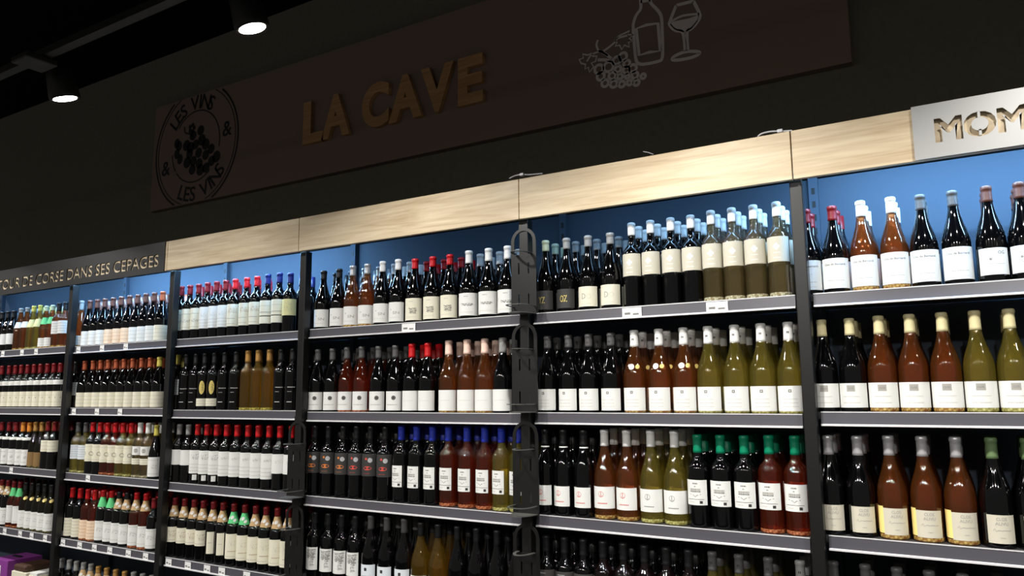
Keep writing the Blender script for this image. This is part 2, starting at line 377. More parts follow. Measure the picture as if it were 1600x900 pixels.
# round grape emblem, clipped by the panel edges
EC = (-0.365, 3.167)
def ring_clip(r, w, a0=0, a1=360):
    out = []
    step = 3; cur = []
    for k in range(int((a1 - a0) / step) + 1):
        a = math.radians(a0 + k * step); p = (EC[0] + r * math.cos(a), EC[1] + r * math.sin(a))
        if sz0 + w / 2 < p[1] < sz1 - w / 2 and p[0] > sx0 + w / 2: cur.append(p)
        else:
            if len(cur) > 1: out.append(ribbon(cur, w))
            cur = []
    if len(cur) > 1: out.append(ribbon(cur, w))
    return out
def arc_text(body, r, a_mid, h, spread, inward=False):
    out = []; n = len(body)
    for i, ch in enumerate(body):
        if ch == ' ': continue
        t = (i - (n - 1) / 2) / (n - 1)
        a = math.radians(a_mid + (spread * t if inward else -spread * t)); v, f = text_vf(ch, h, 0.012)
        rot = a + PI / 2 if inward else a - PI / 2; c, s = math.cos(rot), math.sin(rot)
        out.append(([(EC[0] + r * math.cos(a) + (x * c - (z - h / 2) * s), EC[1] + r * math.sin(a) + (x * s + (z - h / 2) * c)) for x, z in v], f))
    return out
def disc(cx, cz, r, n=16, sx=1.0): return ([(cx + r * sx * math.cos(2 * PI * k / n), cz + r * math.sin(2 * PI * k / n)) for k in range(n)], [tuple(range(n))])
em = ring_clip(0.402, 0.012) + ring_clip(0.378, 0.006) + ring_clip(0.2325, 0.008, -140, -50) + ring_clip(0.2325, 0.008, -10, 140) + ring_clip(0.2325, 0.008, 185, 215)
em += arc_text('LES VINS', 0.292, 101, 0.092, 78) + arc_text('LES VINS', 0.308, -75, 0.092, 74, True)
for a, rr in ((11, 0.306), (-161, 0.306)):
    v, f = text_vf('&', 0.095, 0.012); c = (EC[0] + rr * math.cos(math.radians(a)), EC[1] + rr * math.sin(math.radians(a)) - 0.045)
    em.append(([(c[0] + x, c[1] + z) for x, z in v], f))
gr = [(-0.09, 0.02), (-0.03, 0.075), (0.0, 0.01), (0.06, 0.03), (-0.055, -0.04), (0.035, -0.05), (0.10, -0.005), (0.105, -0.075), (0.155, -0.045), (0.21, -0.105), (0.165, -0.125), (-0.015, -0.095), (-0.075, -0.095), (-0.02, -0.15), (0.045, -0.12), (0.06, -0.165), (0.115, -0.16), (0.045, 0.095), (-0.05, 0.0)]
em += [disc(EC[0] + x, EC[1] + z, 0.033 if i % 3 else 0.037) for i, (x, z) in enumerate(gr)]
for lx, lz in ((-0.165, 0.03), (-0.185, -0.02), (-0.15, -0.06), (-0.19, 0.05)): em.append(disc(EC[0] + lx, EC[1] + lz, 0.034, 12, 0.8))
em.append(ribbon(smooth_line([(EC[0] - 0.12, EC[1] + 0.15), (EC[0] - 0.11, EC[1] + 0.11), (EC[0] - 0.06, EC[1] + 0.09), (EC[0] - 0.03, EC[1] + 0.07)]), 0.010))
for k in range(5): em.append(disc(EC[0] - 0.044 + 0.022 * math.cos(k * 1.257), EC[1] + 0.125 + 0.022 * math.sin(k * 1.257), 0.015, 8))
flat(em, M_VINYL, SY - 0.0012, name='emblem')['label'] = 'black round grape emblem with LES VINS lettering'
# bottle, glass and grapes drawing
def sp(x, y):
    q = on_y(860 + x / 3.3333, y / 3.3333, SY - 0.001); return (q.x, q.z)
LW = 0.014
def line(pts, closed=False, w=LW, sm=True):
    q = [sp(*p) for p in pts]; q = smooth_line(q, 5, closed) if sm else q
    return ribbon(q, w, closed)
bd = [line([(470, -70), (470, 5), (470, 45), (447, 80), (433, 120), (432, 160), (438, 240), (445, 305), (458, 330), (490, 334), (560, 320), (581, 305), (585, 250), (582, 160), (578, 90), (560, 55), (528, 22), (520, 0), (520, -78)]),
      line([(470, 8), (522, 0)], sm=False), line([(470, -70), (520, -78)], sm=False), line([(447, 150), (500, 130), (560, 122), (572, 265), (515, 272), (462, 287)], True, sm=False)]
flat(bd, M_DRAW, SY - 0.0012, name='bottle_drawing')
gd = [line([(655, 28), (625, 105), (622, 130), (650, 158), (690, 172), (702, 265)]), line([(655, 28), (745, 6)], sm=False), line([(745, 6), (778, 75), (768, 112), (735, 150), (712, 168), (716, 262)]),
      line([(635, 310), (648, 292), (702, 270), (760, 268), (777, 278), (740, 298), (670, 312)], True), line([(632, 110), (690, 82), (775, 72)], w=0.010),
      ([sp(*p) for p in ((632, 114), (660, 108), (720, 96), (775, 77), (765, 112), (735, 150), (700, 170), (650, 156), (624, 130))], [tuple(range(9))])]
flat(gd, M_DRAW, SY - 0.0012, name='glass_drawing')
gp = []
for x, y, r in ((252, 360, 25), (303, 348, 28), (345, 315, 22), (378, 295, 22), (398, 330, 18), (352, 360, 18), (262, 398, 22), (322, 395, 20), (395, 365, 18), (430, 355, 20), (362, 398, 16), (400, 398, 12), (440, 392, 18), (483, 397, 13), (285, 433, 20), (330, 437, 20), (372, 438, 17), (412, 430, 14), (448, 430, 16)):
    c = sp(x, y); rr = r / 3.3333 / 395 * 1.05
    gp.append(ribbon([(c[0] + rr * 1.0 * math.cos(a * PI / 8), c[1] + rr * math.sin(a * PI / 8)) for a in range(16)], LW * 0.95, True))
gp += [line([(150, 310), (172, 302), (168, 282), (195, 287), (215, 278), (222, 293), (242, 292), (235, 320), (213, 328), (225, 348), (203, 376), (198, 350), (180, 360), (183, 335), (160, 330)], True, 0.008, False),
       line([(335, 210), (360, 185), (415, 160), (403, 180), (432, 182), (410, 200), (430, 215), (406, 220), (412, 245), (385, 235), (372, 258), (360, 235), (338, 240), (347, 222)], True, 0.008, False),
       line([(248, 208), (240, 235), (252, 262), (280, 263), (330, 225), (350, 200), (400, 185)], w=0.010), line([(252, 262), (290, 283), (318, 306)], w=0.013), line([(190, 320), (215, 285), (260, 270), (300, 290)], w=0.008), line([(246, 312), (285, 312), (320, 318)], w=0.014)]
flat(gp, M_DRAW, SY - 0.0012, name='grape_drawing')

# ------------------------------------------------------------------ ceiling track spots
TRK_Y, TRK_Z = -1.06, 2.945
for (tx0, tx1) in ((-3.6, 6.2),):
    t = empty('lighting_track', (0, TRK_Y, TRK_Z), 'dark ceiling lighting track running along the aisle', 'track')
    boxes('track_rail', [(tx0, tx1, -0.018, 0.018, 0.0, 0.03)], M_TRACK, t)
    for x in (-3.0, -0.2, 1.25, 3.4, 5.4): tube('hanger', [(x, 0, 0.03), (x, 0, 3.89 - TRK_Z)], 0.003, M_LAMPB, t)
def spot(x, y, zdisc, ytrack, tilt, roll, power, label, group, spread=PI):
    t = empty('track_spot', (x, y, zdisc), label, 'lamp', group)
    rt = Matrix.Rotation(tilt, 4, 'X') @ Matrix.Rotation(roll, 4, 'Y')
    prof = [(0.046, 0.004), (0.056, 0.0), (0.0585, 0.004), (0.060, 0.02), (0.052, 0.10), (0.046, 0.155), (0.030, 0.170), (0.0, 0.172)]
    v, f = lathe_vf(prof, 28); v = [rt @ Vector(p) for p in v]
    link('lamp_body', mesh('lamp_body', v, f, M_LAMPB, smooth=True), t)
    v, f = lathe_vf([(0.0, 0.006), (0.053, 0.006)], 28); v = [rt @ Vector(p) for p in v]
    link('lens', mesh('lens', v, f, mat('lens_glow', (255, 250, 240), 0.4, emit=(255, 246, 232), estr=12.0)), t)
    zt = TRK_Z - zdisc; dy = ytrack - y
    tube('arm', [rt @ Vector((0, 0, 0.12)), (0.04, dy * 0.5, zt - 0.005), (0.07, dy * 0.75, zt - 0.010)], 0.012, M_LAMPB, t)
    boxes('track_adapter', [(0.03, 0.15, dy - 0.075, dy + 0.045, zt - 0.025, zt - 0.001)], M_TRACK, t, bevel=0.004)
    ld = bpy.data.lights.new('spot_light', 'AREA'); ld.shape = 'DISK'; ld.size = 0.10; ld.energy = power; ld.color = (1.0, 0.965, 0.91); ld.spread = spread
    lo = bpy.data.objects.new('spot_light', ld); COL.objects.link(lo); lo.parent = t; lo.location = rt @ Vector((0, 0, -0.001)); lo.rotation_euler = rt.to_euler()
for k in range(-4, 4):
    x = 1.685 + 1.171 * k
    lb = 'black track spot hanging before the LA CAVE sign' if k == 0 else 'black track spot hanging before bare dark wall' if k == -1 else 'black track spot, %s beyond the one before LA CAVE sign' % ('', 'first', 'second', 'third')[k] if k > 0 else 'black track spot, %s past the one before bare wall' % ('', '', 'first', 'second', 'third')[-k]
    spot(x, -0.90, 2.853, TRK_Y, math.radians(15), math.radians(-4 if k == -1 else -9), LAMP_W * {-4: 0.9, -3: 0.9, -2: 0.75, -1: 0.5, 0: 1.0, 1: 1.4, 2: 1.1, 3: 1.1}[k], lb, 'track spots by the shelves', math.radians(124))
t = empty('lighting_track', (0, -3.3, TRK_Z), 'added unseen lighting track over the far side of the aisle', 'track')  # added unseen track: fills the lower rows and gives more highlight dots
boxes('track_rail', [(-3.6, 7.2, -0.018, 0.018, 0.0, 0.03)], M_TRACK, t)
for x in (-3.0, 0.5, 3.4, 6.0): tube('hanger', [(x, 0, 0.03), (x, 0, 3.89 - TRK_Z)], 0.003, M_LAMPB, t)
for k in range(8):
    spot(-2.2 + 1.25 * k, -3.06, 2.853, -3.3, math.radians(40), 0.0, AISLE_FILL_W, 'added fill spot on the unseen far track, %s from its purple-carton end' % 'first second third fourth fifth sixth seventh eighth'.split()[k], 'added fill spots across the aisle', math.radians(88))

# ------------------------------------------------------------------ hanging bottle racks on the uprights
def arch(cx, w, z0, z1, n=14):           # rounded-top outline
    r = w; pts = [(cx - w, z0), (cx + w, z0)]
    for k in range(n + 1):
        a = PI * k / n; pts.append((cx + r * math.cos(a), z1 - r + r * math.sin(a)))
    return pts
def rack_plate():
    W = 0.057; out = [(-W, 0.0), (W, 0.0)]
    for k in range(15):
        a = PI * k / 14
        if abs(math.cos(a)) * W > 0.0205: out.append((W * math.cos(a), 0.345 - W + W * math.sin(a)))
        elif k == 7: out += [(0.020, 0.345 - W + math.sqrt(W * W - 0.0004)), (0.020, 0.366), (-0.020, 0.366), (-0.020, 0.345 - W + math.sqrt(W * W - 0.0004))]
    hole = arch(0, 0.042, 0.238, 0.333)
    slots = [[(x - 0.003, z), (x + 0.003, z), (x + 0.003, z + 0.045), (x - 0.003, z + 0.045)] for x in (-0.022, 0.022) for z in (0.035, 0.160)]
    return fill2d('back_plate', [out, hole] + slots, 0.003, M_RACK)
PLATE = rack_plate()
def loop_strip(w, d, sw, flat_front=False):  # horizontal loop reaching out from the plate
    outer = []; inner = []
    for k in range(21):
        a = PI * k / 20
        e = 0.6 if flat_front else 1.0
        cx, sx_ = math.cos(a), math.sin(a)
        x = math.copysign(abs(cx) ** e, cx); y = sx_ ** e
        outer.append((x * w, -y * d)); inner.append((x * (w - sw), -y * (d - sw)))
    return [outer, inner]
def ring_mesh(name, w, d, sw, th, flat_front=False, solid=False):
    o, i = loop_strip(w, d, sw, flat_front); n = len(o); V = []; Fc = []
    if solid:
        V = [(x, y, 0) for x, y in o] + [(x, y, th) for x, y in o]
        Fc = [tuple(range(n - 1, -1, -1)), tuple(range(n, 2 * n))] + [(k, (k + 1) % n, (k + 1) % n + n, k + n) for k in range(n)]
    else:
        for z in (0, th): V += [(x, y, z) for x, y in o] + [(x, y, z) for x, y in i]
        for k in range(n - 1):
            Fc += [(k + n, k + 1 + n, k + 1, k), (2 * n + k, 2 * n + k + 1, 3 * n + k + 1, 3 * n + k), (k, k + 1, 2 * n + k + 1, 2 * n + k), (n + k + 1, n + k, 3 * n + k, 3 * n + k + 1)]
    return mesh(name, V, Fc, M_LOOP_LIT)
RING = ring_mesh('neck_ring', 0.040, 0.075, 0.012, 0.0028); LOOP = ring_mesh('retaining_loop', 0.050, 0.088, 0.006, 0.003, True); SEAT = ring_mesh('bottle_seat', 0.050, 0.085, 0, 0.003, False, True)
def rack(x, ztop_, label):
    t = empty('bottle_rack', (x, -0.0035, ztop_ - 0.366), label, 'bottle rack', 'hanging bottle racks')
    link('back_plate', PLATE, t)
    link('neck_ring', RING, t, (0, 0.001, 0.240)); link('retaining_loop', LOOP, t, (0, 0.001, 0.030)); link('bottle_seat', SEAT, t, (0, 0.001, 0.0))
for k, nm in enumerate(('topmost', 'second', 'third', 'lowest')):
    rack(2.235, 2.275 - 0.379 * k, nm + ' empty black bottle rack on the upright with four racks')
for k, nm in enumerate(('upper', 'lower')):
    rack(1.006, 1.505 - 0.379 * k, nm + ' empty black bottle rack on the upright with two racks')

# ------------------------------------------------------------------ wine bottles
def cm(n, c, rough=0.38, metal=0.0): return mat('capsule_' + n, c, rough, metal)
CAP = dict(red=cm('red', (196, 22, 28)), dred=cm('dark_red', (120, 20, 26)), brown=cm('brown', (92, 56, 46)), copper=cm('copper', (178, 92, 60), 0.35, 0.3), black=cm('black', (24, 24, 26)),
           grey=cm('grey', (84, 84, 84)), lgrey=cm('light_grey', (150, 150, 148)), white=cm('white', (232, 232, 230)), pink=cm('pink', (242, 208, 192)), blue=cm('blue', (36, 54, 168)), navy=cm('navy', (28, 34, 92)),
           green=cm('green', (0, 128, 92)), gold=cm('gold', (196, 150, 84), 0.35, 0.4), cream=cm('cream', (216, 206, 160)), silver=cm('silver', (196, 196, 198), 0.3, 0.5), sage=cm('sage', (98, 122, 82)),
           yellow=cm('yellow', (206, 192, 88)), orange=cm('orange', (222, 140, 50)), pale=cm('pale_green', (190, 200, 170)))
PAP = dict(white=mat('paper_white', (224, 225, 222), 0.65), cream=mat('paper_cream', (222, 218, 198), 0.65), peach=mat('paper_peach', (234, 208, 180), 0.65), grey=mat('paper_grey', (66, 64, 62), 0.6), dgrey=mat('paper_dark', (48, 47, 46), 0.6),
           kraft=mat('paper_kraft', (176, 146, 104), 0.7), green=mat('paper_green', (84, 190, 120), 0.6), yellow=mat('paper_yellow', (214, 208, 150), 0.6), brown=mat('paper_brown', (128, 100, 58), 0.6), beige=mat('paper_beige', (200, 195, 178), 0.65), straw=mat('back_label_glow', (250, 226, 140), 0.5), blueish=mat('paper_blue_white', (214, 222, 228), 0.65))
INK = dict(g=M_GREY, k=M_INK, l=mat('ink_light', (160, 158, 152), 0.7), r=mat('ink_red', (206, 70, 58), 0.7), o=mat('ink_orange', (214, 120, 52), 0.7), b=mat('ink_brown', (160, 128, 112), 0.7), w=mat('ink_white', (226, 226, 224), 0.6), s=mat('ink_silver', (176, 176, 178), 0.4), au=mat('ink_gold', (220, 200, 120), 0.35, 0.5), f=mat('ink_faint', (184, 180, 172), 0.7), y=mat('ink_yellow', (216, 196, 110), 0.7))
SHAPES = dict(
    bx=[(0.0, 0.012), (0.70, 0.004), (0.90, 0.0), (0.985, 0.008), (1.0, 0.02), (1.0, 0.30), (1.0, 0.60), (0.975, 0.632), (0.90, 0.662), (0.76, 0.690), (0.58, 0.716), (0.46, 0.738), (0.405, 0.765), (0.385, 0.82), (0.375, 0.955), (0.40, 0.957), (0.40, 0.985), (0.36, 0.992), (0.0, 0.992)],
    bg=[(0.0, 0.012), (0.70, 0.004), (0.90, 0.0), (0.985, 0.008), (1.0, 0.02), (1.0, 0.22), (1.0, 0.42), (0.985, 0.46), (0.93, 0.51), (0.84, 0.56), (0.72, 0.61), (0.60, 0.66), (0.50, 0.71), (0.42, 0.76), (0.37, 0.81), (0.345, 0.87), (0.34, 0.955), (0.37, 0.957), (0.37, 0.985), (0.33, 0.992), (0.0, 0.992)],
    sl=[(0.0, 0.012), (0.70, 0.004), (0.90, 0.0), (0.985, 0.008), (1.0, 0.02), (1.0, 0.25), (1.0, 0.50), (0.985, 0.54), (0.93, 0.585), (0.83, 0.63), (0.70, 0.675), (0.58, 0.715), (0.48, 0.755), (0.41, 0.80), (0.38, 0.86), (0.37, 0.955), (0.40, 0.957), (0.40, 0.985), (0.36, 0.992), (0.0, 0.992)])
SHAPE_WORD = dict(bx='high-shouldered', bg='round-bellied', sl='slim')
def rad(shape, H, r, z):
    p = SHAPES[shape]; t = z / H
    for (a, za), (b, zb) in zip(p[2:], p[3:]):
        if za <= t <= zb: return r * (a + (b - a) * ((t - za) / (zb - za) if zb > za else 0))
    return r * 0.36
MESHES = {}
def cached(key, fn):
    if key not in MESHES: MESHES[key] = fn()
    return MESHES[key]
def glass_mesh(shape, H, r, g):
    def mk():
        P = list(SHAPES[shape]); P[4:5] = [(1.0, 0.02), (1.0, 0.046)]
        v, f = lathe_vf([(a * r, z * H) for a, z in P], 32)
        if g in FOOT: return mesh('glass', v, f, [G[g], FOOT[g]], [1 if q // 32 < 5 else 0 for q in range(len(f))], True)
        return mesh('glass', v, f, G[g], smooth=True)
    return cached(('g', shape, H, r, g), mk)
def cap_mesh(shape, H, r, c, L, lo=None):
    def mk():
        z0 = H - L; e = 0.0009; pr = [(rad(shape, H, r, z0) + 0.0001, z0)]
        for k in range(6):
            z = z0 + (H * 0.952 - z0) * k / 5; pr.append((rad(shape, H, r, z) + e, z + 0.0002 * (k == 0)))
        rt = r * (0.40 if shape != 'bg' else 0.37) + e
        pr += [(rt, H * 0.956), (rt + 0.0004, H * 0.972), (rt, H * 0.986), (rt * 0.93, H * 0.995), (rt * 0.75, H), (0, H)]
        v, f = lathe_vf(pr, 24); return mesh('capsule', v, f, CAP[c], smooth=True)
    return cached(('c', shape, H, r, c, L), mk)
def cone(shape, H, r, z):               # paper collars bridge the shoulder as a straight cone
    t = (z / H - .685) / (.868 - .685); a = rad(shape, H, r, .685 * H); b = rad(shape, H, r, .868 * H)
    return max(a + (b - a) * min(max(t, 0), 1), rad(shape, H, r, z))
def surf(shape, H, r, u, z, off, fn=rad):
    R_ = fn(shape, H, r, z); a = u / max(R_, 0.008); R_ += off
    return (R_ * math.sin(a), -R_ * math.cos(a), z)
def band_mesh(shape, H, r, z0, z1, half, m, off=0.0006, nz=1, name='label', a_mid=0.0, taper=None, fn=rad):
    ns = max(4, int(half * 2 / 7)); v = []; f = []
    nz = max(1, nz)
    for i in range(nz + 1):
        z = (z0 + (z1 - z0) * i / nz) * H; R_ = fn(shape, H, r, z) + off
        hh = half if not taper else half + (taper - half) * i / nz
        for k in range(ns + 1):
            a = math.radians(a_mid - hh + 2 * hh * k / ns); v.append((R_ * math.sin(a), -R_ * math.cos(a), z))
    for i in range(nz):
        for k in range(ns): f.append((i * (ns + 1) + k, i * (ns + 1) + k + 1, (i + 1) * (ns + 1) + k + 1, (i + 1) * (ns + 1) + k))
    return mesh(name, v, f, m, smooth=True)
def print_mesh(shape, H, r, z0, z1, prims, off=0.0010, a_mid=0.0, fn=rad):
    V = []; Fc = []; idx = []; ms = []
    Z0 = z0 * H; Hh = (z1 - z0) * H; du = math.radians(a_mid) * r
    def add(v2, f2, ink):
        m = INK[ink]
        if m not in ms: ms.append(m)
        o = len(V)
        for u, z in v2: V.append(surf(shape, H, r, u + du, Z0 + z, off, fn))
        for q in f2: Fc.append(tuple(i + o for i in q)); idx.append(ms.index(m))
    def rect(u0, u1, a, b, ink):
        n = max(1, int((u1 - u0) / 0.007)); v2 = []; f2 = []
        for k in range(n + 1): u = u0 + (u1 - u0) * k / n; v2 += [(u, a), (u, b)]
        for k in range(n): f2.append((2 * k, 2 * k + 2, 2 * k + 3, 2 * k + 1))
        add(v2, f2, ink)
    for p in prims:
        k = p[0]
        if k == 't':
            _, s, u, v, h, ink = p[:6]; w = p[6] if len(p) > 6 else None; vv, ff = text_vf(s, h, 0.01, w, 2); add([(x + u, z + v * Hh - h / 2) for x, z in vv], ff, ink)
        elif k == 'r': rect(p[1], p[2], p[3] * Hh, p[4] * Hh, p[5])
        elif k == 'd' or k == 'e':
            u, v, ru, rv, ink = (p[1], p[2], p[3], p[3], p[4]) if k == 'd' else p[1:6]
            n = 16; v2 = [(u, v * Hh)] + [(u + ru * math.cos(2 * PI * i / n), v * Hh + rv * math.sin(2 * PI * i / n)) for i in range(n)]
            add(v2, [(0, 1 + i, 1 + (i + 1) % n) for i in range(n)], ink)
        elif k == 'o':
            u, v, ro, w, ink = p[1:6]; vv, ff = ribbon([(u + ro * math.cos(2 * PI * i / 16), v * Hh + ro * math.sin(2 * PI * i / 16)) for i in range(16)], w, True); add(vv, ff, ink)
        elif k == 'w':                   # a line of small print
            v, h, width, ink, seed = p[1:6]; q = random.Random(seed); x = -width / 2; c = p[6] if len(p) > 6 else 0
            while x < width / 2:
                l = q.uniform(0.002, 0.006); rect(c + x, c + min(x + l, width / 2), v * Hh - h / 2, v * Hh + h / 2, ink); x += l + 0.0012
        elif k == 'b':                   # engraving: a cluster of short strokes
            u, v, w, h, n, ink, seed = p[1:8]; q = random.Random(seed)
            for _ in range(n):
                x = u + q.uniform(-w / 2, w / 2); z = v * Hh + q.uniform(-h / 2, h / 2); l = q.uniform(0.0015, 0.005); t = q.uniform(0.0006, 0.0016)
                rect(x, x + l, z, z + t, ink)
        elif k == 'p': vv, ff = ribbon([(a, b * Hh) for a, b in p[1]], p[2]); add(vv, ff, p[3])
    return mesh('print', V, Fc, ms, idx)

# label styles: (z0, z1, half angle, paper, prints)
ST = {}
def st(k, z0, z1, half, paper, prints=(), a=0.0): ST[k] = (z0, z1, half, paper, list(prints), a)
lines = lambda n, v0, v1, w, ink, h=0.0016, sd=1: [('w', v0 + (v1 - v0) * i / max(1, n - 1), h, w, ink, sd + i) for i in range(n)]
st('wrap_low', .02, .32, 150, 'cream', lines(3, .75, .25, .16, 'l'))
st('wrap_lowp', .02, .32, 150, 'peach', lines(3, .75, .25, .16, 'b'))
st('wrap_white', .02, .32, 150, 'white', lines(3, .75, .25, .16, 'l'))
st('a2', .03, .37, 150, 'cream', lines(2, .75, .3, .14, 'l') + [('d', -.02, .6, .003, 'g'), ('d', .02, .6, .003, 'g'), ('d', .05, .6, .003, 'g')])
st('a2n', .52, .62, 120, 'white'); st('a3', .04, .39, 70, 'white', lines(2, .8, .2, .06, 'g') + [('b', .02, .5, .02, .012, 18, 'k', 3)])
st('a3n', .60, .66, 110, 'white'); st('a3g', .04, .34, 100, 'brown'); st('a3h', .36, .60, 100, 'cream', lines(3, .8, .2, .1, 'l'))
st('a4w', .04, .40, 90, 'white', [('b', .03, .5, .03, .02, 24, 'g', 5)] + lines(2, .85, .15, .1, 'l')); st('a4t', .10, .48, 40, 'white', lines(2, .9, .1, .03, 'l'), 30)
st('a1s', .16, .42, 45, 'white', (), 30); st('a1h', .30, .58, 100, 'white', lines(4, .8, .2, .1, 'g')); st('a1l', .04, .24, 100, 'white', lines(3, .8, .2, .1, 'l'))
st('a1nk', .52, .66, 70, 'white', (), 20); st('a1yn', .50, .68, 100, 'yellow'); st('a1gn', .56, .72, 100, 'green')
st('b3w', .27, .55, 120, 'blueish', lines(5, .85, .2, .12, 'g')); st('b3six', .24, .575, 125, 'cream', [('o', x, .45, .010, .003, 'g') for x in (-.01, .035)] + lines(2, .85, .12, .12, 'l'))
st('b3r', .41, .57, 60, 'white', [('d', 0, .5, .012, 'l')], 25); st('b3s', .24, .35, 60, 'cream', lines(2, .7, .3, .05, 'g'), 25); st('b4c', .04, .40, 115, 'cream', lines(5, .85, .15, .13, 'g'))
st('b4p', .04, .40, 115, 'peach', lines(5, .85, .15, .13, 'b')); st('b4w', .05, .42, 115, 'white', [('b', .03, .55, .05, .022, 40, 'g', 8)] + lines(2, .9, .15, .1, 'l'))
st('c1a', .17, .55, 125, 'cream', [('b', .02, .42, .05, .016, 50, 'g', 4), ('w', .75, .002, .10, 'g', 3), ('w', .12, .002, .10, 'l', 6)])
st('c1b', .17, .55, 125, 'white', [('b', .025, .62, .05, .02, 26, 'l', 4)] + lines(3, .4, .12, .10, 'l'))
st('c1c', .17, .55, 110, 'cream', [('b', .022, .70, .048, .024, 70, 'b', 9), ('w', .35, .002, .07, 'g', 3), ('w', .12, .002, .07, 'l', 6)])
st('c1d', .30, .55, 110, 'cream', [('w', .22, .003, .09, 'g', 2, .02), ('w', .65, .0016, .06, 'l', 3, .02)]); st('c1e', .17, .285, 110, 'cream'); st('c1f', .28, .55, 110, 'yellow', [('b', .02, .5, .04, .05, 60, 'l', 2)])
st('c2s', .06, .5, 100, None, [('t', 'mosco', .022, .72, .006, 'w', .036), ('w', .55, .0015, .02, 'w', 4, .014), ('w', .18, .003, .024, 'w', 5, .014)])
st('c2o', .07, .20, 75, 'cream', lines(2, .65, .3, .05, 'l'), 30); st('c2ov', .26, .52, 40, None, [('e', .022, .5, .014, .036, 'y'), ('b', .022, .5, .014, .04, 30, 'k', 2)]); st('c2y', .06, .45, 30, 'yellow', (), 175)
st('c3d', .30, .56, 110, 'white', [('p', [(-.01, .05), (.04, .95)], .012, 'l')]); st('c3a', .17, .56, 120, 'white', [('b', .02, .72, .04, .026, 44, 'g', 3)] + lines(3, .4, .12, .1, 'l'))
st('c3t', .06, .15, 18, 'white', (), 35); st('c3b', .16, .56, 120, 'white', [('b', .025, .72, .04, .014, 34, 'l', 7)] + lines(3, .42, .12, .09, 'l')); st('c3c', .26, .56, 100, 'white', [('b', .025, .6, .04, .02, 26, 'f', 7)])
st('c4a', .25, .51, 115, 'cream', [('b', .025, .55, .04, .03, 50, 'b', 3), ('w', .14, .002, .08, 'l', 3)]); st('c4n', .15, .51, 30, 'cream', [('w', .5, .002, .02, 'l', 3)], 32)
st('c4b', .12, .52, 115, 'cream', [('b', .03, .62, .04, .022, 30, 'f', 3), ('w', .3, .003, .05, 'b', 3, .03), ('w', .1, .0016, .08, 'l', 3)]); st('c4m', .70, .88, 100, None, [('d', .010, .45, .0085, 'w'), ('o', .010, .45, .005, .0015, 'l'), ('d', -.010, .40, .0075, 'w'), ('d', .026, .20, .0075, 'w')])
st('d1a', .04, .33, 70, 'white', [('d', -.014, .62, .0022, 'g'), ('t', 'SN', .012, .45, .012, 'l', .030), ('w', .2, .0014, .05, 'f', 3)], 14)
st('d1b', .04, .375, 72, 'cream', [('b', .006, .42, .034, .026, 130, 'g', 3), ('w', .85, .002, .02, 'l', 2), ('w', .15, .0014, .05, 'f', 3)], 12)
st('d1c', .05, .37, 78, 'white', [('b', .004, .48, .05, .010, 80, 'g', 3), ('w', .85, .002, .02, 'g', 2), ('w', .15, .0014, .06, 'f', 3)], 12)
st('d2a', .03, .31, 68, 'white', [('d', .008, .66, .0095, 'k'), ('o', .008, .66, .005, .002, 'g'), ('w', .3, .0025, .05, 'l', 4)], 16); st('d2b', .03, .31, 74, 'white', [('w', .5, .001, .05, 'f', 4)], 14)
st('d3a', .32, .62, 72, 'dgrey', [('d', .016, .72, .0105, 's'), ('d', -.002, .78, .005, 'o'), ('e', .004, .36, .019, .0085, 'o'), ('w', .12, .0012, .03, 'o', 2)], 14)
st('d3b', .32, .62, 72, 'dgrey', [('d', .016, .72, .0105, 's'), ('d', -.002, .78, .005, 'r'), ('e', .004, .36, .019, .0085, 'r'), ('w', .12, .0012, .03, 'r', 2)], 14)
RENU = [('w', .86, .004, .018, 'g', 11), ('w', .74, .003, .006, 'g', 12), ('w', .62, .007, .036, 'l', 13), ('w', .54, .004, .036, 'g', 14), ('p', [(-.019, .43), (-.006, .39), (0, .33), (.006, .39), (.019, .43)], .0018, 'g'), ('r', -.030, .030, .225, .24, 'k'), ('r', .014, .024, .06, .17, 'k'), ('w', .12, .0016, .02, 'f', 3, -.012)]
st('d3c', .20, .475, 48, 'white', RENU); st('d3k', .20, .475, 40, 'yellow', (), 180)
st('d4a', .16, .49, 60, 'white', [('b', .006, .72, .044, .040, 260, 'g', 3), ('b', .012, .42, .018, .05, 90, 'g', 4)], 8); st('d4b', .04, .34, 62, 'blueish', [('r', -.006, .006, .72, .86, 'k'), ('w', .5, .0014, .05, 'g', 4)], 10); st('d4c', .05, .30, 60, 'white', (), 10)
st('e1y', .05, .30, 66, 'dgrey', [('t', 'YZ', .0, .5, .026, 'au', .026)], 6); st('e1o', .05, .30, 66, 'dgrey', [('t', 'OZ', .0, .5, .026, 'au', .030)], 6)
st('e1d', .05, .31, 70, 'cream', [('t', 'D', -.008, .52, .022, 'l', .016), ('o', .012, .5, .008, .001, 'f'), ('w', .14, .0012, .04, 'f', 4)], 6)
CLOVER = [('d', -.006, .60, .0052, 'w'), ('d', .006, .60, .0052, 'w'), ('d', 0, .68, .0052, 'w'), ('d', 0, .52, .0052, 'w'), ('w', .36, .003, .022, 'w', 5), ('w', .16, .003, .024, 'w', 6)]
st('e1c', .36, .62, 78, 'beige', CLOVER, 4); st('e2', .03, .30, 74, 'white', [('r', -.005, .005, .74, .86, 'g'), ('r', -.002, .002, .78, .82, 'w')] + lines(3, .48, .18, .05, 'f'), 0)
ANCH = lambda c: [('o', -.004, .66, .0095, .001, c), ('p', [(-.004, .78), (-.004, .54)], .0018, c), ('p', [(-.010, .60), (-.008, .55), (-.004, .535), (0, .55), (.002, .60)], .0016, c), ('w', .24, .003, .036, c, 5)]
st('e3a', .11, .34, 62, 'white', ANCH('r')); st('e3b', .12, .36, 70, 'white', ANCH('r'), 4); st('e3c', .12, .36, 74, 'white', ANCH('g'), 4); st('e3d', .24, .51, 62, 'white', RENU)
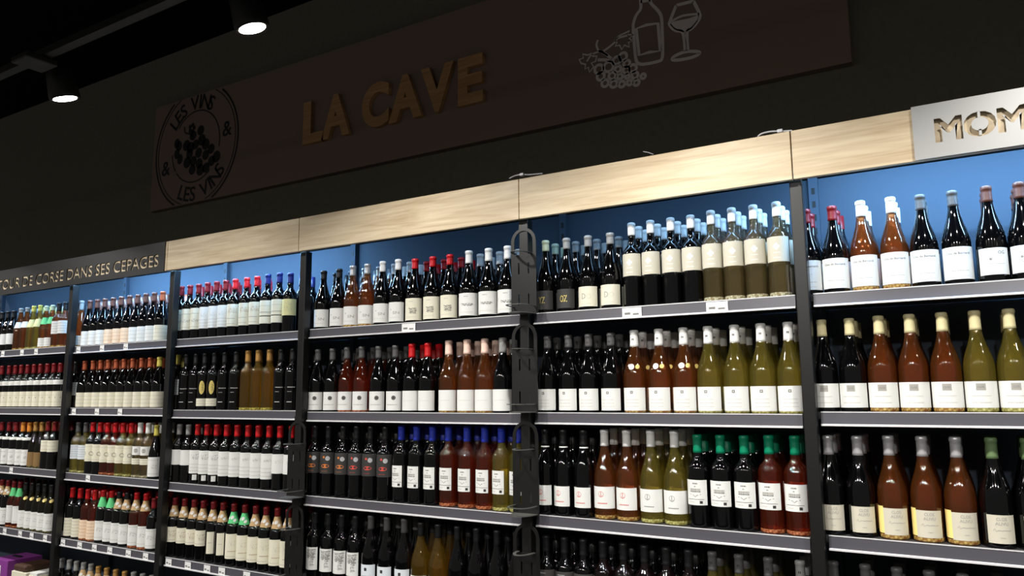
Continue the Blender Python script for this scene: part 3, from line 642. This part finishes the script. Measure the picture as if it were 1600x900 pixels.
st('e4a', .40, .60, 80, 'grey', [('w', .8, .003, .03, 's', 3), ('w', .45, .004, .034, 's', 4)])
BERN = [('t', 'Clos de Bernardi', 0, .80, .0065, 'g', .066)] + [('w', .52, .0012, .026, 'f', 4), ('w', .26, .0016, .05, 'l', 5), ('w', .1, .0012, .05, 'f', 6)]
st('f1a', .05, .385, 82, 'white', BERN); st('f1b', .07, .34, 66, 'white', [('t', 'OG', .018, .82, .010, 'g', .018), ('b', -.012, .58, .006, .006, 12, 'g', 3), ('w', .4, .0014, .05, 'l', 3)], 4)
st('f2', .045, .30, 82, 'white', [('r', -.012, .012, .66, .92, 'l'), ('t', 'CLOS', 0, .79, .006, 'g', .016)] + lines(2, .45, .2, .05, 'f'))
ALIV = [('t', 'CLOS', 0, .86, .0085, 'l', .026), ('t', 'ALIVU', 0, .70, .0085, 'l', .032), ('p', [(-.022, .44), (-.018, .52), (-.015, .42), (-.008, .47), (0, .45), (.008, .47), (.016, .45), (.024, .47)], .0014, 'l'), ('w', .2, .0018, .012, 'l', 3)]
st('f3', .045, .30, 52, 'beige', ALIV, 12); st('f3glow', .055, .315, 24, 'straw', (), -64)  # side strip paints the back label's glow through the wine
st('kraft', .685, .868, 120, 'kraft'); st('gcol', .685, .868, 120, 'green'); st('capband', .785, .80, 180, 'white'); st('gold_medal', .60, .72, 60, None, [('d', .016, .5, .0105, 'au'), ('o', .016, .5, .006, .0015, 'b')], 20)
st('round_medal', .50, .60, 60, None, [('d', 0, .5, .0105, 'w')]); st('round_medal2', .50, .60, 60, None, [('d', .022, .5, .008, 'au')]); st('capsq', .85, .92, 60, None, [('r', -.0035, .0035, .3, .65, 'k')])
st('gs', .82, .865, 100, 'white')

SK = {}
def sku(k, shape, H, r, g, cap, L, labels, desc, rot=0): SK[k] = (shape, H, r, g, cap, L, labels, desc, rot)
B = .0358
sku('a1d', 'sl', .275, B, 'dk', 'black', .05, ['a1s'], 'dark bottle with white side label'); sku('a1w', 'bg', .285, B, 'rs', 'lgrey', .03, ['a1nk'], 'rose bottle with white slanted neck label')
sku('a1y', 'bg', .29, B, 'wh', 'yellow', .04, ['a1yn'], 'pale bottle with yellow neck paper'); sku('a1g', 'bg', .28, B, 'rs', 'pale', .035, ['a1l', 'a1gn'], 'rose bottle with green neck paper and low label'); sku('a1k', 'bx', .29, B, 'rs', 'black', .055, ['a1h'], 'rose bottle with black capsule and high label')
sku('a2', 'bx', .28, B, 'dk', 'dred', .06, ['a2', 'a2n'], 'dark bottle with dark red capsule and cream label')
sku('a3', 'bx', .28, B, 'dk', 'dred', .06, ['a3', 'a3n'], 'dark bottle with white neck band and dark red capsule'); sku('a3o', 'bx', .28, B, 'dk', 'orange', .06, ['a3', 'a3n'], 'dark bottle with white neck band and orange capsule')
sku('a3g', 'bg', .285, B, 'ol', 'gold', .06, ['a3g'], 'olive bottle with dull gold capsule and brown label'); sku('a3h', 'bx', .29, B, 'dk', 'dred', .06, ['a3h'], 'glossy dark bottle with cream label set high')
sku('a4m', 'bx', .285, B, 'dk', 'dred', .038, ['a4w', 'kraft', 'c4m'], 'dark bottle with medal-covered neck'); sku('a4g', 'sl', .28, B, 'rd', 'dred', .038, ['a4t', 'gcol'], 'reddish bottle with green paper collar and narrow label'); sku('a4o', 'sl', .285, B, 'ol', 'black', .05, ['a4w', 'gold_medal'], 'olive bottle with round gold medal')
sku('b1r', 'bg', .29, B, 'rs', 'lgrey', .06, ['a1l'], 'rose bottle with light capsule behind upright'); sku('b1w', 'bg', .287, .038, 'dk', 'brown', .055, ['wrap_white'], 'dark bottle with brown capsule and white label'); sku('b1p', 'bg', .287, .038, 'dk', 'brown', .055, ['wrap_lowp'], 'dark bottle with brown capsule and peach label'); sku('b1c', 'bg', .287, .038, 'dk', 'copper', .055, ['wrap_low'], 'dark bottle with copper capsule and cream label')
sku('b2', 'bg', .285, .038, 'dk', 'copper', .058, ['wrap_low'], 'dark bottle with copper capsule and cream label'); sku('b2y', 'bg', .285, .038, 'dk', 'yellow', .055, ['wrap_low'], 'dark bottle with yellow capsule and cream label'); sku('b2k', 'bx', .28, B, 'dk', 'black', .055, ['b3w'], 'dark bottle with black capsule and grey-white label')
sku('b3w', 'bx', .295, B, 'wh', 'grey', .06, ['b3w'], 'white wine bottle with grey capsule'); sku('b3d', 'bx', .297, B, 'dk', 'red', .058, ['b3six'], 'dark bottle with red capsule and curl-marked cream label'); sku('b3r', 'bx', .297, B, 'rd', 'red', .058, ['b3six'], 'rose bottle with red capsule and curl-marked cream label')
sku('b3y', 'bx', .297, B, 'wh', 'red', .058, ['b3six'], 'yellow wine bottle with red capsule and curl-marked label'); sku('b3s', 'bx', .30, B, 'cl', 'white', .06, ['b3r', 'b3s'], 'pale bottle with white capsule and two small labels'); sku('b3g', 'bg', .29, B, 'dk', 'yellow', .06, ['a4w'], 'dark bottle with gold capsule and low white label')
sku('b4d', 'bx', .287, B, 'dk', 'red', .058, ['b4c'], 'dark bottle with red capsule and cream label'); sku('b4p', 'bx', .287, B, 'rd', 'red', .058, ['b4p'], 'rose bottle with red capsule and peach label'); sku('b4g', 'bx', .29, B, 'dk', 'red', .038, ['b4w', 'gcol'], 'dark bottle with red capsule and green paper collar')
sku('b4k', 'bx', .29, B, 'dk', 'black', .038, ['b4w', 'kraft', 'c4m'], 'dark bottle with black capsule and kraft medal collar'); sku('b4r', 'bx', .295, B, 'rd', 'red', .038, ['b4w', 'kraft', 'c4m'], 'rose bottle with red capsule and kraft medal collar'); sku('b4e', 'bx', .275, B, 'dk', 'dred', .055, ['b4w'], 'dark bottle with plain neck and white label')
sku('b5a', 'bx', .287, B, 'dk', 'lgrey', .055, ['b4w'], 'dark bottle with light grey capsule'); sku('b5b', 'bx', .287, B, 'cl', 'lgrey', .038, ['b4w', 'kraft', 'c4m'], 'pale bottle with light grey capsule and medals'); sku('b5c', 'bx', .282, B, 'dk', 'gold', .038, ['b4w', 'kraft', 'c4m'], 'dark bottle with bronze capsule and medals')
sku('c1a', 'bx', .303, B, 'dk', 'dred', .055, ['c1a'], 'dark bottle with dark red capsule and engraved cream label'); sku('c1b', 'bx', .305, B, 'dk', 'dred', .055, ['c1b'], 'dark bottle with dark red capsule and plain white label'); sku('c1c', 'bx', .305, B, 'dk', 'red', .055, ['c1c'], 'dark bottle with bright red capsule and chateau label'); sku('c1d', 'bx', .308, B, 'dk', 'navy', .055, ['c1d', 'c1e'], 'dark bottle with navy capsule and two-piece label'); sku('c1f', 'bx', .30, B, 'dk', 'navy', .055, ['c1f'], 'dark bottle with navy capsule and yellow label')
sku('c2y', 'bx', .30, B, 'dk', 'yellow', .055, ['b3w'], 'dark bottle with yellow capsule'); sku('c2s', 'bx', .302, B, 'dk', 'black', .06, ['c2s'], 'black bottle with white script print'); sku('c2o', 'bx', .302, B, 'dk', 'black', .06, ['c2o', 'c2ov'], 'black bottle with cream oval portrait label'); sku('c2a', 'bx', .303, B, 'am', 'gold', .06, ['c2y'], 'golden wine bottle with tan capsule')
sku('c3d', 'bx', .302, B, 'dk', 'lgrey', .055, ['c3d'], 'dark bottle with grey capsule and diagonal-striped label'); sku('c3a', 'bx', .305, B, 'dk', 'red', .058, ['c3a', 'c3t'], 'dark bottle with red capsule and round tag under label'); sku('c3b', 'bx', .305, B, 'dk', 'red', .058, ['c3b'], 'dark bottle with red capsule and tall white label'); sku('c3c', 'bx', .305, B, 'dk', 'red', .058, ['c3c'], 'dark bottle with red capsule and short white label')
sku('c4a', 'bx', .297, B, 'dk', 'dred', .038, ['c4a', 'kraft', 'c4m'], 'dark bottle with kraft medal collar and engraved label'); sku('c4n', 'bx', .297, B, 'dk', 'dred', .038, ['c4n', 'kraft', 'c4m'], 'dark bottle with kraft medal collar and narrow label'); sku('c4g', 'bx', .297, B, 'dk', 'dred', .038, ['c4b', 'gcol', 'c4m'], 'dark bottle with green paper collar'); sku('c4b', 'bx', .297, B, 'dk', 'dred', .038, ['c4b', 'kraft', 'c4m'], 'dark bottle with kraft medal collar and tall cream label')
W = .040
sku('d1d', 'bg', .288, W, 'dk', 'black', .045, ['d1a'], 'dark bottle with black capsule and white label', 0); sku('d1r', 'bg', .295, W, 'rs', 'silver', .05, ['d1a'], 'rose bottle with silver capsule'); sku('d1w', 'bg', .298, W, 'dk', 'white', .05, ['d1a'], 'dark bottle with white capsule and plain label'); sku('d1b', 'bg', .291, .041, 'dk', 'red', .047, ['d1b'], 'dark bottle with red capsule and engraved label'); sku('d1c', 'bg', .297, .043, 'dk', 'white', .056, ['d1c'], 'dark bottle with white capsule and landscape label')
sku('d2d', 'bg', .296, .0385, 'dk', 'grey', .055, ['d2a'], 'dark bottle with grey capsule and round emblem label'); sku('d2r', 'bg', .299, .0385, 'rd', 'grey', .055, ['d2a'], 'rose bottle with grey capsule and round emblem label'); sku('d2b', 'bg', .300, .040, 'dk', 'red', .062, ['d2b'], 'dark bottle with bright red capsule and blank label'); sku('d2p', 'bg', .305, .042, 'rs', 'pink', .062, ['d2b'], 'rose bottle with pale pink capsule and blank label'); sku('d2g', 'bg', .305, .042, 'dk', 'lgrey', .062, ['d2b'], 'dark bottle with light grey capsule and blank label')
sku('d3a', 'bx', .318, .0375, 'dk', 'black', .06, ['d3a'], 'black bottle with charcoal label and orange oval'); sku('d3b', 'bx', .320, .0375, 'dk', 'black', .06, ['d3b'], 'black bottle with charcoal label and red oval'); sku('d3d', 'bx', .327, .0385, 'dk', 'blue', .065, ['d3c'], 'dark bottle with blue capsule'); sku('d3r', 'bx', .329, .0385, 'rd', 'blue', .065, ['d3c'], 'rose bottle with blue capsule'); sku('d3y', 'bx', .329, .0385, 'wh', 'blue', .065, ['d3c', 'd3k'], 'yellow wine bottle with blue capsule')
sku('d4a', 'bx', .30, .0375, 'dk', 'black', .055, ['d4a'], 'dark bottle with tree drawing on white label'); sku('d4b', 'bg', .31, .040, 'dk', 'grey', .06, ['d4b', 'gs'], 'dark bottle with grey and white capsule'); sku('d4c', 'bg', .30, .042, 'am', 'black', .055, ['d4c'], 'amber wine bottle with black capsule'); sku('d4d', 'bg', .30, .040, 'dk', 'black', .055, ['d4c'], 'dark bottle with black capsule and white label')
sku('e1y', 'bg', .298, .040, 'dk', 'pale', .045, ['e1y'], 'dark bottle with YZ on charcoal label'); sku('e1o', 'bg', .297, .040, 'dk', 'lgrey', .045, ['e1o'], 'dark bottle with OZ on charcoal label'); sku('e1d', 'bg', .296, .040, 'dk', 'lgrey', .045, ['e1d'], 'dark bottle with faint D on cream label')
sku('e1b', 'bx', .323, .0355, 'dk', 'white', .05, ['e1c'], 'dark bottle with white capsule and clover label'); sku('e1c', 'bx', .330, .0355, 'cl', 'white', .052, ['e1c'], 'pale bottle with white capsule and clover label')
sku('e2d', 'bg', .298, .040, 'dk', 'grey', .05, ['e2', 'capsq'], 'dark bottle with grey capsule and white label'); sku('e2r', 'bg', .303, .042, 'rs', 'white', .062, ['e2', 'capsq', 'round_medal', 'round_medal2'], 'rose bottle with white capsule and round white medal'); sku('e2w', 'bg', .303, .043, 'wh', 'white', .062, ['e2', 'capsq'], 'white wine bottle with white capsule')
sku('e3d', 'sl', .318, .038, 'dk', 'black', .06, ['e3a', 'capband'], 'dark bottle with white-banded black capsule and anchor label'); sku('e3r', 'bg', .322, .0415, 'rs', 'white', .062, ['e3b'], 'rose bottle with white capsule and red anchor label'); sku('e3w', 'bg', .324, .0425, 'wh', 'white', .062, ['e3c'], 'white wine bottle with white capsule and grey anchor label'); sku('e3g', 'bx', .309, .0385, 'dk', 'green', .062, ['e3d'], 'dark bottle with green capsule'); sku('e3h', 'bx', .312, .0395, 'rd', 'green', .062, ['e3d'], 'rose bottle with green capsule')
sku('e4d', 'bx', .30, .0375, 'dk', 'black', .06, ['e4a'], 'dark bottle with black capsule and grey label'); sku('e4p', 'bx', .30, .0385, 'pk', 'black', .06, ['e4a'], 'dusky red bottle with black capsule'); sku('e4w', 'bg', .30, .040, 'wh', 'grey', .06, ['e2', 'capsq'], 'pale wine bottle with grey capsule'); sku('e4g', 'bg', .30, .040, 'dk', 'lgrey', .06, ['e2', 'capsq'], 'dark bottle with light grey capsule')
sku('f1d', 'bg', .292, .0392, 'dk', 'dred', .05, ['f1a'], 'dark bottle with dark red capsule'); sku('f1r', 'bg', .297, .0392, 'rs', 'white', .053, ['f1a'], 'rose bottle with white capsule'); sku('f1k', 'bg', .293, .0392, 'dk', 'grey', .05, ['f1a'], 'dark bottle with grey capsule and Bernardi label'); sku('f1o', 'bg', .294, .0392, 'dk', 'brown', .05, ['f1b'], 'dark bottle with brown capsule and small OG label')
sku('f2d', 'bg', .296, .040, 'dk', 'cream', .055, ['f2'], 'dark bottle with cream capsule'); sku('f2r', 'bg', .299, .0412, 'rs', 'cream', .058, ['f2'], 'rose bottle with cream capsule'); sku('f2w', 'bg', .299, .0412, 'wh', 'cream', .058, ['f2'], 'white wine bottle with cream capsule')
sku('f3d', 'bg', .302, .0412, 'dk', 'silver', .06, ['f3'], 'dark bottle with silver capsule'); sku('f3r', 'bg', .305, .0412, 'rs', 'silver', .06, ['f3', 'f3glow'], 'rose bottle with silver capsule'); sku('f3g', 'bg', .305, .0412, 'dk', 'sage', .06, ['f3'], 'dark bottle with sage green capsule'); sku('f4', 'bg', .30, .0412, 'dk', 'grey', .06, ['f3'], 'dark bottle with grey capsule')

def glue(pairs): return [(x, k) for k, xs in pairs for x in xs]
ROWS = [  # bay, shelf, reference height of the pixel column (fraction of bottle height), bottles
    ('A', 1, .9, glue([('a1d', (3, 12, 21)), ('a1w', (32, 42)), ('a1y', (52, 62)), ('a1g', (72, 82)), ('a1k', (92, 101))])),
    ('A', 2, .9, glue([('a2', (3, 14, 24, 33, 43, 53, 63, 74, 84, 94))])),
    ('A', 3, .9, glue([('a3', (3, 14, 25)), ('a3o', (36, 46)), ('a3g', (56, 66)), ('a3h', (75, 84))])),
    ('A', 4, .9, glue([('a4m', (3, 13)), ('a4g', (23, 33)), ('a4o', (43, 51, 60, 68, 76))])),
    ('B', 1, .9, glue([('b1r', (127,)), ('b1w', (140, 151, 163)), ('b1p', (176, 189, 202)), ('b1w', (215.5, 228, 240)), ('b1c', (252,))])),
    ('B', 2, .9, glue([('b2k', (118,)), ('b2', (132, 145, 158, 169, 181, 192, 207, 221, 234)), ('b2y', (248.5,))])),
    ('B', 3, .9, glue([('b3w', (122, 134)), ('b3d', (145, 156)), ('b3r', (168, 180)), ('b3y', (192, 205)), ('b3s', (219, 231)), ('b3g', (244,))])),
    ('B', 4, .9, glue([('b4d', (113, 125)), ('b4p', (137, 148)), ('b4g', (161, 174)), ('b4k', (186, 198)), ('b4r', (213, 228)), ('b4e', (240,))])),
    ('B', 5, .95, glue([('b5a', (93, 104, 115)), ('b5b', (127, 139)), ('b5c', (153, 166, 180, 194)), ('b5a', (208, 222, 236))])),
    ('C', 1, .9, glue([('c1a', (282, 294, 308)), ('c1b', (322, 336, 350)), ('c1c', (367, 385, 401)), ('c1d', (418, 436)), ('c1f', (453,))])),
    ('C', 2, .9, glue([('c2y', (276,)), ('c2s', (291, 306)), ('c2o', (320, 335)), ('c2s', (351, 369)), ('c2a', (387, 403, 420.5)), ('c2s', (439, 457))])),
    ('C', 3, .9, glue([('c3d', (280, 294)), ('c3a', (308.5, 323, 338)), ('c3b', (353.6, 370, 387, 403, 420)), ('c3c', (437, 455))])),
    ('C', 4, .9, glue([('c4a', (273, 288, 303, 317)), ('c4n', (333, 348)), ('c4g', (365, 382)), ('c4b', (399, 415, 433, 450))])),
    ('D', 1, .15, glue([('d1d', (503, 527.5)), ('d1r', (549, 572)), ('d1w', (596, 620.5)), ('d1b', (647, 675, 702)), ('d1c', (732, 763, 793))])),
    ('D', 2, .15, glue([('d2d', (494, 517)), ('d2r', (540, 563)), ('d2d', (589.5, 616)), ('d2b', (642, 667)), ('d2p', (700, 729, 757)), ('d2g', (785,))])),
    ('D', 3, .5, glue([('d3a', (491, 512, 535)), ('d3b', (556, 578, 601)), ('d3d', (626, 650, 675)), ('d3r', (700, 729, 758)), ('d3y', (783, 809))])),
    ('D', 4, .9, glue([('d4a', (492, 513, 534, 555)), ('d4b', (579, 604, 631)), ('d4c', (657, 684)), ('d4d', (714, 744, 776, 806))])),
    ('E', 1, .15, glue([('e1y', (853,)), ('e1o', (886,)), ('e1d', (920, 955)), ('e1b', (989, 1019, 1051, 1083)), ('e1c', (1115, 1148, 1182, 1219))])),
    ('E', 2, .15, glue([('e2d', (856, 889, 921, 956)), ('e2r', (993, 1032, 1071)), ('e2w', (1110, 1152, 1195, 1236))])),
    ('E', 3, .2, glue([('e3d', (851, 881, 913)), ('e3r', (946, 981)), ('e3w', (1020, 1059)), ('e3g', (1094, 1129, 1167)), ('e3h', (1205, 1245))])),
    ('E', 4, .9, glue([('e4d', (846, 878, 908)), ('e4p', (939, 969, 1001, 1034, 1067)), ('e4w', (1110, 1154, 1200)), ('e4g', (1250,))])),
    ('F', 1, .15, glue([('f1d', (1266, 1306)), ('f1r', (1352, 1400)), ('f1k', (1447, 1498)), ('f1o', (1553, 1604))])),
    ('F', 2, .15, glue([('f2d', (1291, 1334)), ('f2r', (1381, 1430, 1482)), ('f2w', (1534, 1588))])),
    ('F', 3, .15, glue([('f3d', (1302, 1346)), ('f3r', (1397, 1450, 1504)), ('f3g', (1561, 1618))])),
    ('F', 4, .9, glue([('f4', (1302, 1352, 1402, 1454, 1507, 1560, 1612))])),
]
# individually built second / third rows that show between the front bottles: (bay, shelf) -> {sku: rows behind}
BEHIND = {('E', 1): dict(e1y=1, e1o=1, e1d=1, e1b=2, e1c=2), ('E', 2): dict(e2r=1, e2w=1), ('E', 3): dict(e3r=1, e3w=1, e3h=1), ('D', 1): dict(d1d=1, d1r=1, d1w=1, d1b=1, d1c=1), ('F', 1): dict(f1d=1, f1r=1, f1k=1, f1o=2), ('F', 3): dict(f3d=2)}
def part(name, me, parent):
    o = link(name, me, parent)
    if name in ('print', 'medal'): o['kind'] = 'stuff'
    return o
def bottle(k, loc, label, group, spin, full=True):
    shape, H, r, g, cap, L, labels, desc, rot = SK[k]
    t = empty('wine_bottle', loc, label, 'wine bottle', group, spin)
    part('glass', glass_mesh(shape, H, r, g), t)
    part('capsule', cap_mesh(shape, H, r, cap, L), t)
    for sname in labels:
        z0, z1, half, paper, prints, a = ST[sname]
        nm = 'collar' if sname in ('kraft', 'gcol') else 'neck_label' if z0 > .49 else 'label'
        if paper:
            lo = part(nm, cached(('l', sname, shape, H, r), lambda: band_mesh(shape, H, r, z0, z1, half, PAP[paper], nz=1 if z1 < .42 else 5, name=nm, a_mid=a, fn=cone if nm == 'collar' else rad)), t)
            if prints and full: part('print', cached(('p', sname, shape, H, r), lambda: print_mesh(shape, H, r, z0, z1, prints, a_mid=a)), lo)
        elif prints:
            part('medal' if 'med' in sname or sname == 'c4m' else 'print', cached(('p', sname, shape, H, r), lambda: print_mesh(shape, H, r, z0, z1, prints, 0.0013, a_mid=a, fn=cone if sname == 'c4m' else rad)), t)
    return t
BACK = []   # low-poly stock behind, joined
n_bottles = 0
ORD = [''] + 'first second third fourth fifth sixth seventh eighth ninth tenth eleventh twelfth thirteenth fourteenth'.split()
FROM = {'A': 'stencil-end bay', 'B': 'purple-carton bay', 'C': 'stencil-end bay', 'D': 'two-rack upright', 'E': 'four-rack upright', 'F': 'bare upright'}
for bay, s, fr, items in ROWS:
    zs = ztop(bay, s) + 0.0005; i = BAYS.index(bay); lo, hi = POSTS[i], POSTS[i + 1]
    Xs = []
    for x, k in items:
        H, r = SK[k][1], SK[k][2]; Xs.append(x_at(x, 0.040 + r, zs + fr * H))
    rs = [SK[k][2] for _, k in items]; n = len(items)
    for _ in range(3000):                 # bottles may touch but not overlap
        for a in range(n - 1):
            need = rs[a] + rs[a + 1] + 0.0032; d = Xs[a + 1] - Xs[a]
            if d < need: e = (need - d) / 2; Xs[a] -= e; Xs[a + 1] += e
        for a in range(n): Xs[a] = min(max(Xs[a], lo + (-0.035 if bay == 'F' else 0.004 if bay == 'E' else -0.060) + rs[a]), hi - 0.022 - rs[a])
    pos = 0
    for (px_, k), X in zip(items, Xs):
        shape, H, r, g, cap, L, labels, desc, rot = SK[k]
        pos += 1; ordn = n + 1 - pos if bay == 'A' else pos
        where = ', ' + SHELF_NAME[s] + ', ' + BAY_NAME[bay].replace('the ', '', 1) + ', ' + ORD[ordn] + ' from ' + FROM[bay]
        desc = desc.replace(' with ', ', ').replace(' and ', ', ').replace('white wine bottle', 'white-wine bottle').replace(' wine bottle', ' bottle') if ' no paper' not in desc else desc
        lb = desc + where; q = random.Random(int(px_ * 10) + s * 7)
        bottle(k, (X, 0.0445 + r, zs), lb, desc + ', ' + SHELF_NAME[s] + ' bay ' + bay, math.radians(q.uniform(-5, 5))); n_bottles += 1
        nb = BEHIND.get((bay, s), {}).get(k, 0)
        rows = int((0.345 - 0.0445) / (2 * r + 0.002))
        for j in range(1, rows):
            Y = 0.0445 + r + j * (2 * r + 0.0025)
            if j <= nb:
                bottle(k, (X, Y, zs), ('second-row ' if j == 1 else 'third-row ') + desc + where, desc + ', back rows, ' + SHELF_NAME[s] + ' bay ' + bay, math.radians(q.uniform(-12, 12)), False); n_bottles += 1
            elif Y + r < 0.338 and j < 3 and s < 5 and lo + r < X < hi - r: BACK.append((X, Y, zs, k))
print([ob['label'] for ob in COL.objects if 'label' in ob and len(ob['label'].split()) > 16][:12])
print('individual bottles', n_bottles, 'joined behind', len(BACK))
V = []; Fc = []; idx = []; ms = []
for X, Y, Z, k in BACK:
    shape, H, r, g, cap, L, labels, desc, rot = SK[k]
    for prof, m in (([(a * r, z * H) for a, z in SHAPES[shape]][1:-3:2] , G['dk'] if g in ('dk', 'ol', 'pk') else G[g]), ([(r * .41, H - L), (r * .41, H * .99), (0, H)], CAP[cap])):
        if m not in ms: ms.append(m)
        v, f = lathe_vf(prof, 12); o = len(V); V += [(X + p[0], Y + p[1], Z + p[2]) for p in v]; Fc += [tuple(i + o for i in q) for q in f]; idx += [ms.index(m)] * len(f)
o = link('back_stock', mesh('back_stock', V, Fc, ms, idx, True)); o['kind'] = 'stuff'
tag(o, 'rows of further wine bottles filling the shelves behind the front ones', 'wine bottles')

# ------------------------------------------------------------------ price tags in the rails
def price_tag(px_, bay, s, w, label):
    z = ZR[s][bay]; X = x_at(px_, 0.026, z + 0.024)
    t = empty('price_tag', (X, 0.0285, z + 0.006), label, 'price tag', 'white price tags')
    boxes('card', [(-w / 2, w / 2, -0.0012, 0.0, 0.0, 0.033)], M_WHITE, t)
    boxes('print', [(-w * .38, -w * .08, -0.0015, -0.0012, 0.008, 0.016), (w * .05, w * .36, -0.0015, -0.0012, 0.006, 0.012)], M_GREY, t)['kind'] = 'stuff'
    return t
TAGS = [('A', 1, (4, 34, 56), .042), ('A', 3, (17,), .042), ('A', 4, (7, 31, 49, 70), .042), ('B', 1, (122, 159, 196), .042), ('B', 2, (115, 151, 187), .042), ('B', 3, (137,), .042), ('B', 4, (98, 124, 147, 171, 200, 227), .045),
        ('C', 4, (263, 293, 323, 346, 385), .048), ('D', 1, (638,), .075), ('E', 1, (987, 1120), .075)]
for bay, s, xs, w in TAGS:
    for j, x in enumerate(xs): price_tag(x, bay, s, w, 'white price tag, ' + SHELF_NAME[s] + ' rail, ' + BAY_NAME[bay].replace('the ', '', 1) + ', ' + ORD[len(xs) - j if bay == 'A' else j + 1] + ' from ' + FROM[bay])

# ------------------------------------------------------------------ cartons on the lowest shelf
zb = ztop('A', 5) + 0.0005
M_PUR = mat('carton_purple', (132, 58, 140), 0.5); M_CRM = mat('carton_cream', (226, 222, 200), 0.6); M_BRN = mat('carton_brown', (70, 46, 34), 0.6)
t = empty('wine_carton', (-1.70, 0.16, zb), 'purple wine carton with carry handle on the bottom shelf', 'carton')
boxes('carton_body', [(-0.10, 0.10, -0.105, 0.105, 0, 0.215)], M_PUR, t, bevel=0.002)
boxes('handle', [(-0.045, 0.045, -0.012, 0.012, 0.2155, 0.221)], M_BLACK, t, bevel=0.002)
lbx = boxes('label', [(-0.075, 0.02, -0.1062, -0.1052, 0.085, 0.180)], PAP['white'], t)
boxes('print', [(-0.06, 0.005, -0.1068, -0.1062, 0.140, 0.156), (-0.055, 0.0, -0.1068, -0.1062, 0.108, 0.122)], M_INK, lbx)['kind'] = 'stuff'
t = empty('wine_carton', (-1.46, 0.15, zb), 'cream carton with dark brown top beside the purple carton', 'carton')
boxes('carton_body', [(-0.085, 0.085, -0.095, 0.095, 0, 0.165)], M_CRM, t, bevel=0.002)
boxes('top_flap', [(-0.08, 0.06, -0.09, 0.09, 0.1655, 0.205)], M_BRN, t, bevel=0.012)
t = empty('wine_carton', (-1.30, 0.13, zb), 'narrow cream carton beside the brown-topped carton', 'carton')
boxes('carton_body', [(-0.045, 0.045, -0.075, 0.075, 0, 0.160)], M_CRM, t, bevel=0.002)
boxes('top_flap', [(-0.04, 0.04, -0.07, 0.07, 0.1605, 0.176)], PAP['white'], t, bevel=0.002)
